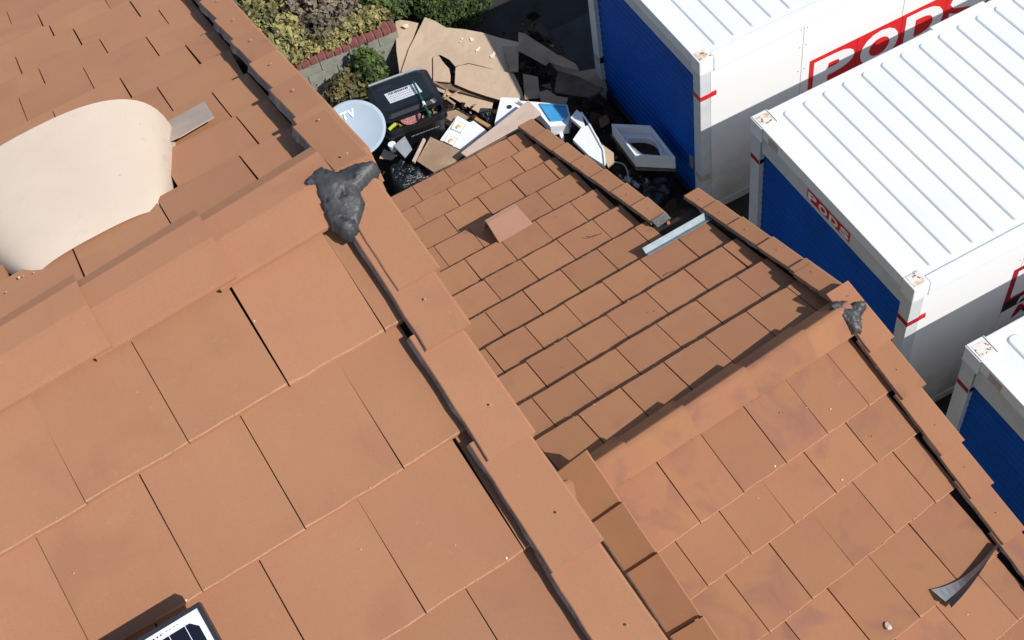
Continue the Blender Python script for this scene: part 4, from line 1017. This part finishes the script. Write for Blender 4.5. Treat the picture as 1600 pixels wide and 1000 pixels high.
# big flattened box
t = empty('cardboard_box', loc0(hz('A1')), 'very large flattened cardboard box with a torn flap, sunlit on top of the heap', 'cardboard')
cm = [M['card'], M['edge']]
slab('panel', hz('A1'), .008, cm, t, side_mi=1)
slab('flap', hz('C1'), .012, cm, t, side_mi=1); slab('flap', hz('C2'), .012, cm, t, side_mi=1); slab('flap', hz('C3'), .006, cm, t, side_mi=1)
slab('flap_edge', hz('D1'), .012, [M['edge'], M['edge']], t)
for i in range(6): slab('torn_patch', hz('mark%d' % i), .002, M['paper'], t)
setp(slab('cardboard_sheet', hz('E1'), .008, cm, side_mi=1), 'long cardboard strip sticking out below the big flattened box', 'cardboard')
setp(slab('cardboard_sheet', hz('B1'), .010, cm, side_mi=1), 'tall cardboard sheet showing at the left, behind the big flattened box', 'cardboard')
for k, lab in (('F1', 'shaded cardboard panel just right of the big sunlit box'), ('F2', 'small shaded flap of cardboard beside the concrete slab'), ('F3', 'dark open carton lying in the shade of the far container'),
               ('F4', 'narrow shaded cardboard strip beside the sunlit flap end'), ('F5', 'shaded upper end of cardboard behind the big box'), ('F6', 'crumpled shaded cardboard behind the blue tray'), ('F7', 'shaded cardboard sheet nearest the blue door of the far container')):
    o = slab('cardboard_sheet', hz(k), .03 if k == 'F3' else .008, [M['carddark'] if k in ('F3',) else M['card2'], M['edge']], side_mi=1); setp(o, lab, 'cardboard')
# foam packing
def foam_block(key, label, th=.09, recess=()):
    pts = hz(key); t = empty('foam_packing', loc0(pts), label, 'foam')
    slab('block', pts, th, M['foam'], t)
    for k in recess:
        q = hz(k); c = sum(q, Vector()) / len(q); h = Vector((0, 0, 1))
        n = len(q); outer = [p + h * .003 for p in q]; inner = [c + (p - c) * .86 + h * .0035 for p in q]
        fl = [c + (p - c) * .80 + h * .0036 for p in q]
        # raised rim around a sunk pocket
        bm = bmesh.new(); o_ = [bm.verts.new(p + h * .0) for p in outer]; r_ = [bm.verts.new(p + h * .02) for p in [c + (p - c) * .95 for p in q]]; i_ = [bm.verts.new(p + h * .004) for p in fl]
        for A, B in ((o_, r_), (r_, i_)):
            for s in range(n): bm.faces.new((A[s], A[(s + 1) % n], B[(s + 1) % n], B[s]))
        bm.faces.new(i_)
        rim = from_bm('pocket', bm, M['foam'], t)
        bm = bmesh.new(); bmesh.ops.create_icosphere(bm, subdivisions=2, radius=.035)
        for v_ in bm.verts: v_.co = Vector((v_.co.x * 1.1, v_.co.y * .8, v_.co.z * .3)) * (1 + .5 * noise.noise(v_.co * 40)) + c + h * .012
        from_bm('glue_blob', bm, M['yellow'], rim)
    return t
foam_block('foam1', 'white foam packing block with two yellow stained pockets, left of the bare plank', .10, ('foam1r1', 'foam1r2'))
f2 = foam_block('foam2', 'white foam packing block standing upright behind the bare plank', .10)
bm = bmesh.new(); bmesh.ops.create_uvsphere(bm, u_segments=12, v_segments=6, radius=.035)
c = sum(hz('foam2'), Vector()) / 5
for v_ in bm.verts: v_.co = Vector((v_.co.x, v_.co.y, v_.co.z * .25)) + c + Vector((.03, .05, .0))
from_bm('hole', bm, M['trash'], f2)  # dark blob painted in for the shade of a dent; nothing is cut
t = empty('foam_tray', loc0(hz('foam3')), 'white foam tray with a bright blue inside, half in shade behind the plank tip', 'foam tray')
pts = hz('foam3'); slab('tray', pts, .14, M['foam'], t)
slab('blue_lining', [p + Vector((0, 0, .004)) for p in hz('foam3in')], .003, M['foamblue'], t)
q = hz('foam3in'); c = sum(q, Vector()) / len(q)
bm = bmesh.new()
for s in range(len(q)):
    a, b = q[s], q[(s + 1) % len(q)]
    tube(bm, [a + Vector((0, 0, .01)), b + Vector((0, 0, .01))], .012, 6)
from_bm('rim', bm, M['foamblue'], t)
foam_block('foam4', 'small white foam scrap between the blue tray and the garage roof edge', .12)
t = empty('foam_sheet', loc0(hz('foam5')), 'broken white foam sheet with ragged edges right above the garage roof edge', 'foam')
slab('sheet', hz('foam5'), .05, M['foam'], t)
pts = hz('foam5'); bm = bmesh.new(); tube(bm, [p + Vector((0, 0, .012)) for p in (pts[1], pts[3], pts[5], pts[6])], .012, 6)
from_bm('torn_edge', bm, M['foam'], t)
setp(slab('cardboard_sheet', hz('litcard'), .02, cm, side_mi=1), 'small sunlit piece of cardboard beside the broken foam sheet', 'cardboard')
# foam box with round opening
t = empty('foam_box', loc0(hz('fbox')), 'square white foam box with an oval opening, beside the blue door', 'foam box')
top = hz('fbox'); bot = [Vector((p.x, p.y, p.z - .19)) for p in top]; cc = sum(top, Vector()) / 4
hole = [cc + Vector((.02, -.03, 0)) + (top[1] - top[0]) * (.33 * math.cos(a)) + (top[0] - top[3]) * (.33 * math.sin(a)) * (1 if math.sin(a) > 0 else 1.0) for a in [k * 2 * math.pi / 24 for k in range(24)]]
bm = bmesh.new()
def ringv(f, z):
    out = []
    for k in range(24):
        a = k * 2 * math.pi / 24; x, y = math.cos(a), math.sin(a); s = 1 / max(abs(x), abs(y))
        x2, y2 = x * s * .5, y * s * .5
        hx, hy = x * (.33 + .05 * math.sin(3.1 * a)) + .04, y * (.32 + .05 * math.sin(2.3 * a + 1)) - .03
        fx = hx + (x2 - hx) * f; fy = hy + (y2 - hy) * f
        p = cc + (top[1] - top[0]) * fx + (top[0] - top[3]) * fy + Vector((0, 0, z)); out.append(bm.verts.new(p))
    return out
R1 = [ringv(1, -.19), ringv(1, 0), ringv(.80, 0), ringv(.74, -.115), ringv(.34, -.125), ringv(.22, -.085), ringv(.06, -.09), ringv(0, -.17)]
for A, B in zip(R1, R1[1:]):
    for k in range(24): bm.faces.new((A[k], A[(k + 1) % 24], B[(k + 1) % 24], B[k]))
from_bm('box_shell', bm, M['foam'], t)
bm = bmesh.new(); bm.faces.new(ringv(0.02, -.168)); from_bm('dark_bottom', bm, M['trash'], t)
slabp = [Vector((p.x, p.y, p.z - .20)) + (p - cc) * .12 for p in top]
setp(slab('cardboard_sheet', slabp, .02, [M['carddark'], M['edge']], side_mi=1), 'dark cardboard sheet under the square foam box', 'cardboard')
# plank, strips, panel
setp(slab('plank', hz('plank'), .03, M['plank']), 'long bare pinkish plank leaning over the foam towards the roof eave', 'plank')
setp(slab('wood_strip', hz('woodstrip'), .025, M['wood']), 'short yellowish wood strip between the foam blocks', 'wood strip')
setp(slab('wood_strip', hz('stick'), .03, M['plank']), 'thin bare wood strip standing left of the brown carton panel', 'wood strip')
setp(slab('cardboard_sheet', hz('panelb'), .02, [M['card2'], M['edge']], side_mi=1), 'brown carton panel at the garage eave between black bag and foam', 'cardboard')
setp(slab('cardboard_sheet', hz('paperbit'), .01, [M['card'], M['edge']], side_mi=1), 'crumpled brown paper between the dish and the black bag', 'cardboard')
setp(slab('cardboard_sheet', hz('brownbit'), .012, [M['card2'], M['edge']], side_mi=1), 'torn brown cardboard piece right of the black bin', 'cardboard')
setp(slab('plastic_plate', hz('grayp'), .012, M['grey']), 'bent grey plastic plate leaning below the black bin', 'plastic plate')
bm = bmesh.new(); c = hz('cup') if isinstance(D['cup'][0], list) else [Vector(D['cup'])]
bmesh.ops.create_cone(bm, cap_ends=True, segments=20, radius1=.035, radius2=.048, depth=.11); bm.transform(Matrix.Translation(c[0] - Vector((0, 0, .05))))
setp(from_bm('cup', bm, M['foam']), 'white foam cup beside the grey plastic plate', 'cup')
def bag(key, label, hgt, seed):
    pts = hz(key); n = len(pts); c = sum(pts, Vector()) / n; bm = bmesh.new(); rings = []
    NA_ = 44
    def edge(a):
        # radius to the outline in direction a
        d = Vector((math.cos(a), math.sin(a))); best = .05
        for i in range(n):
            p = pts[i].xy - c.xy; q = pts[(i + 1) % n].xy - c.xy; e = q - p; den = d.x * e.y - d.y * e.x
            if abs(den) < 1e-9: continue
            tt = (p.x * e.y - p.y * e.x) / den; s = (p.x * d.y - p.y * d.x) / den
            if tt > 0 and -.001 <= s <= 1.001: best = max(best, tt)
        return best
    ER = [edge(k * 2 * math.pi / NA_) for k in range(NA_)]
    for i in range(16):
        f = i / 15; ring = []
        for k in range(NA_):
            a = k * 2 * math.pi / NA_; r = ER[k] * math.sin(f * math.pi * .5) if i < 15 else ER[k]
            x, y = c.x + math.cos(a) * r, c.y + math.sin(a) * r
            crease = abs(noise.noise(Vector((x * 9, y * 9, seed)))) * .09 + abs(noise.noise(Vector((x * 22, y * 22, seed)))) * .03
            z = c.z - hgt * (f ** 5) + crease * 1.2
            ring.append(bm.verts.new((x, y, z)))
        rings.append(ring)
    low = [bm.verts.new((v.co.x, v.co.y, .02)) for v in rings[-1]]; rings.append(low)
    for A, B in zip(rings, rings[1:]):
        for k in range(NA_): bm.faces.new((A[k], A[(k + 1) % NA_], B[(k + 1) % NA_], B[k]))
    bm.faces.new(low)
    bmesh.ops.remove_doubles(bm, verts=bm.verts, dist=.0005)
    return setp(from_bm('rubbish_bag', bm, M['bag'], smooth=True), label, 'rubbish bag')
bag('bag1', 'shiny black rubbish bag squeezed between the tall roof and the garage eave', .35, 3)
bag('bag2', 'small black rubbish bag between the foam blocks and the long cardboard strip', .22, 5)
bag('bag3', 'black rubbish bag in deep shade by the broken right edge of the garage roof', .25, 8)
pts = hz('film'); bm = bmesh.new(); rr = random.Random(6)
for i in range(9):
    c = pts[0].lerp(pts[3], rr.random()) + Vector((rr.gauss(0, .05), rr.gauss(0, .05), rr.uniform(0, .12))); r = rr.uniform(.02, .07); q = Matrix.Rotation(rr.uniform(0, 3), 4, (rr.random(), rr.random(), rr.random() + .1))
    bm.faces.new([bm.verts.new(c + q @ Vector((math.cos(a) * r * rr.uniform(.5, 1), math.sin(a) * r, 0))) for a in (0, 1.3, 2.6, 4.2)])
setp(from_bm('plastic_film', bm, M['film']), 'crumpled clear plastic film beside the foam box near the roof edge', 'plastic film')

# ---- black wheeled bin
lid = hz('lid'); b = empty('rubbish_bin', loc0(lid), 'black wheeled rubbish bin, overfull, its lid propped open with a white notice on it', 'bin')
FL, FR, HR, HL = lid
ex = (FR - FL).normalized(); ey = (HL - FL); ey.z = 0; ey.normalize(); wB = (FR - FL).length; dB = .78
rim0 = Vector(D['rim'][0]); rim1 = Vector(D['rim'][1]); ex = (rim1 - rim0).normalized(); wB = (rim1 - rim0).length; ey = Vector((-ex.y, ex.x, 0))
zr = .97
def bp(a, d, z): return Vector((rim0.x, rim0.y, 0)) + ex * a + ey * d + Vector((0, 0, z))
def rrect(bm, a0, a1, d0, d1, z, r=.06):
    out = []
    for ca, cd, s in ((a1 - r, d1 - r, 0), (a0 + r, d1 - r, 1), (a0 + r, d0 + r, 2), (a1 - r, d0 + r, 3)):
        for q in range(5):
            an = (s + q / 4) * math.pi / 2; out.append(bm.verts.new(bp(ca + r * math.cos(an), cd + r * math.sin(an), z)))
    return out
def loft(bm, rings, cap0=True, cap1=True):
    for A, B in zip(rings, rings[1:]):
        n = len(A)
        for k in range(n): bm.faces.new((A[k], A[(k + 1) % n], B[(k + 1) % n], B[k]))
    if cap0: bm.faces.new(rings[0][::-1])
    if cap1: bm.faces.new(rings[-1])
bm = bmesh.new()
loft(bm, [rrect(bm, .07, wB - .07, .08, dB - .06, .10), rrect(bm, .03, wB - .03, .03, dB - .03, .84), rrect(bm, .0, wB, 0, dB, .86), rrect(bm, 0, wB, 0, dB, .97), rrect(bm, .025, wB - .025, .025, dB - .025, .975), rrect(bm, .04, wB - .04, .04, dB - .04, .93), rrect(bm, .05, wB - .05, .05, dB - .05, .80)])
from_bm('body', bm, M['bin'], b)
bm = bmesh.new()     # raised band under the rim
loft(bm, [rrect(bm, -.012, wB + .012, -.012, dB + .012, .865), rrect(bm, -.016, wB + .016, -.016, dB + .016, .885), rrect(bm, -.012, wB + .012, -.012, dB + .012, .905)])
from_bm('rim_band', bm, M['bin'], b)
# lid: hinged at the back, tipped up a little at the front
def lp(a, d, z):
    # lid plane through hinge (d=dB) to the front (d=0); front raised by the load
    t_ = 1 - d / dB; return bp(a, d + .0, 1.0 + .13 * t_ + z)
def lrr(bm, a0, a1, d0, d1, z, r=.09):
    out = []
    for ca, cd, s in ((a1 - r, d1 - r, 0), (a0 + r, d1 - r, 1), (a0 + r, d0 + r, 2), (a1 - r, d0 + r, 3)):
        for q in range(6):
            an = (s + q / 5) * math.pi / 2; out.append(bm.verts.new(lp(ca + r * math.cos(an), cd + r * math.sin(an), z)))
    return out
bm = bmesh.new()
loft(bm, [lrr(bm, .0, wB, .02, dB + .02, -.03), lrr(bm, -.012, wB + .012, .0, dB + .02, -.028), lrr(bm, -.012, wB + .012, .0, dB + .02, -.006), lrr(bm, .025, wB - .025, .04, dB, .0), lrr(bm, .05, wB - .05, .07, dB - .03, .045), lrr(bm, .09, wB - .09, .12, dB - .07, .058)])
ld = from_bm('lid', bm, M['bin'], b)
bm = bmesh.new(); tube(bm, [bp(.04, dB + .05, 1.0), bp(wB - .04, dB + .05, 1.0)], .014, 8); from_bm('hinge_rod', bm, M['grey'], b)
for a in (.08, wB - .08):
    bm = bmesh.new(); bmesh.ops.create_cone(bm, cap_ends=True, segments=24, radius1=.13, radius2=.13, depth=.06)
    mm = Matrix.Identity(4); zz = ex; xx = Vector((0, 0, 1)); yy = zz.cross(xx)
    for i in range(3): mm[i][0] = xx[i]; mm[i][1] = yy[i]; mm[i][2] = zz[i]; mm[i][3] = bp(a, dB + .02, .13)[i]
    bm.transform(mm); from_bm('wheel', bm, M['black'], b)
# notice and print on the lid
def lid_quad(name, a0, a1, d0, d1, z, mat, parent, skew=0):
    return slab(name, [lp(a0, d0, z), lp(a1, d0, z), lp(a1 + skew, d1, z), lp(a0 + skew, d1, z)], .002, mat, parent)
nt_ = lid_quad('notice', .18, .58, .26, .48, .0625, M['backsheet'], ld, -.02)
bm = bmesh.new(); rr = random.Random(3)
for row, (h_, nx) in enumerate(((.040, 12), (.010, 22), (.010, 20), (.010, 16))):
    x = .20
    for k in range(nx):
        w = rr.uniform(.006, .016) * (1.2 if row == 0 else .8)
        dd = .425 - row * .045
        if x + w > .55: break
        q = [bm.verts.new(lp(x + e_, dd + f_, .0635)) for e_, f_ in ((0, 0), (w, 0), (w, h_), (0, h_))]; bm.faces.new(q); x += w + rr.uniform(.004, .012)
from_bm('printed_marking', bm, M['black'], nt_)
bm = bmesh.new()
q = [bm.verts.new(lp(.20 + .17 * (math.cos(a) * 1.0) * .62, .60 + .045 * math.sin(a), .0605)) for a in [k * 2 * math.pi / 20 for k in range(20)]]; bm.faces.new(q)
from_bm('moulded_logo_patch', bm, M['panelblack'], ld)
# white lettering marks on the front of the body
bm = bmesh.new(); x = .28
while x < wB - .12:
    w = rr.uniform(.006, .013); q = [bm.verts.new(bp(x + e_, .0, z_) - ey * .003) for e_, z_ in ((0, .775), (w, .775), (w, .790), (0, .790))]; bm.faces.new(q); x += w + rr.uniform(.007, .013)
mk = from_bm('printed_marking', bm, M['grey'], b)
# rubbish poking out at the front of the bin
pl = bp(.34, .06, 1.0)
t = empty('paper_plate', pl, 'round pinkish white paper plate sticking out under the bin lid', 'plate')
bm = bmesh.new(); prof = [(.0, 0), (.085, 0), (.105, .012), (.125, .016)]; rings = []
for r_, z_ in prof[1:]:
    rings.append([bm.verts.new(pl + ex * math.cos(k * math.pi / 14) * r_ + (ey * .85 + Vector((0, 0, .35))) * math.sin(k * math.pi / 14) * r_ * .8 + Vector((0, 0, z_ + .01))) for k in range(28)])
loft(bm, rings, True, False); bmesh.ops.solidify(bm, geom=list(bm.faces), thickness=.002)
from_bm('disc', bm, M['pink'], t)
rr = random.Random(12); bm = bmesh.new()
for i in range(60):
    c = bp(rr.uniform(.07, wB - .07), rr.uniform(.05, .22), .94 + rr.uniform(0, .04)); r = rr.uniform(.012, .035)
    q = Matrix.Rotation(rr.uniform(0, 3), 4, (rr.random(), rr.random(), rr.random() + .1))
    f = bm.faces.new([bm.verts.new(c + q @ Vector((math.cos(a) * r, math.sin(a) * r, 0))) for a in (0, 1.4, 2.7, 4.3)]); f.material_index = rr.choice([0, 1, 2, 2, 3])
bmesh.ops.solidify(bm, geom=list(bm.faces), thickness=.004)
setp(from_bm('bin_contents', bm, [M['wood'], M['lime'], M['foam'], M['card2']]), 'mixed scraps filling the bin under its lid', 'litter', kind='stuff')
setp(from_bm('plastic_bottle', (lambda bm: (tube(bm, [bp(.05, .03, .985), bp(.10, .05, .995), bp(.15, .07, 1.0)], .022, 10), bm)[1])(bmesh.new()), M['lime']), 'lime green plastic bottle at the left front of the open bin', 'bottle')
g0, g1 = [Vector(p) for p in D['stickg']]
bm = bmesh.new(); tube(bm, [g0 + Vector((0, 0, .02)), g0.lerp(g1, .5) + Vector((0, 0, .03)), g1], .013, 8)
t = from_bm('garden_stick', bm, M['green']); setp(t, 'green garden stake lying across the bin lid', 'stake')
bm = bmesh.new(); tube(bm, [g0.lerp(g1, .62) + Vector((0, 0, .025)), g0.lerp(g1, .70) + Vector((0, 0, .02))], .017, 8); from_bm('white_tag', bm, M['foam'], t)
bm = bmesh.new(); c = bp(wB + .05, .25, .95)
tube(bm, [c, c + ex * .08 + ey * .1, c + ex * .02 + ey * .22, c - ex * .02 + ey * .3], .018, 6); tube(bm, [c + ex * .02, c + ex * .1 - ey * .06 - Vector((0, 0, .1)), c + ex * .08 - Vector((0, 0, .22))], .015, 6)
tube(bm, [c - ey * .03, c + ex * .22 + ey * .02], .008, 6)
setp(from_bm('rag', bm, M['card2']), 'twisted beige strap hanging off the right side of the bin', 'strap')

# ---- satellite dish
dc = Vector((-3.257, 5.005, 2.0)); to_sun = Vector((-.10, -.62, .78)).normalized()
t = empty('satellite_dish', (dc.x, dc.y + .25, 0), 'pale blue grey satellite dish half hidden behind the edge of the big roof', 'satellite dish')
zz = to_sun; xx = Vector((RX.x, RX.y, RX.z)); xx = (xx - xx.dot(zz) * zz).normalized()
yy = zz.cross(xx)
ang = math.radians(22); xt = xx * math.cos(ang) + yy * math.sin(ang); yt = -xx * math.sin(ang) + yy * math.cos(ang)
bm = bmesh.new(); rings = []
for i in range(1, 9):
    f = i / 8; rings.append([bm.verts.new(dc + (xt * math.cos(k * math.pi / 24) * .345 + yt * math.sin(k * math.pi / 24) * .305) * f + zz * (.055 * f * f)) for k in range(48)])
ctr = bm.verts.new(dc)
for k in range(48): bm.faces.new((ctr, rings[0][k], rings[0][(k + 1) % 48]))
for A, B in zip(rings, rings[1:]):
    for k in range(48): bm.faces.new((A[k], A[(k + 1) % 48], B[(k + 1) % 48], B[k]))
bmesh.ops.recalc_face_normals(bm, faces=bm.faces); bmesh.ops.solidify(bm, geom=list(bm.faces), thickness=.004)
rf = from_bm('reflector', bm, M['dish'], t, smooth=True)
me_ = None
for ch, a in (('T', -.075), ('V', .005)):
    glyph('letter', ch, dc + xt * a + yt * .125, xt, yt, .075, .085, M['vinylw'], rf, zz, .03)
for o in list(rf.children):
    for v_ in o.data.vertices: v_.co += Vector(wmat(rf).inverted().to_3x3() @ (zz * .030))
bm = bmesh.new(); tube(bm, [dc - zz * .02, dc - zz * .12 + Vector((0, 0, -.05)), Vector((dc.x, dc.y + .25, 1.6)), Vector((dc.x, dc.y + .25, 0))], .025, 10); from_bm('mast', bm, M['grey'], t)
bm = bmesh.new(); tube(bm, [dc - yt * .30 - zz * .0, dc - yt * .36 + zz * .28], .012, 8); from_bm('feed_arm', bm, M['grey'], t)
bm = bmesh.new(); bmesh.ops.create_uvsphere(bm, u_segments=14, v_segments=8, radius=.035); bm.transform(Matrix.Translation(dc - yt * .34 + zz * .30)); from_bm('feed_head', bm, M['grey'], t, smooth=True)
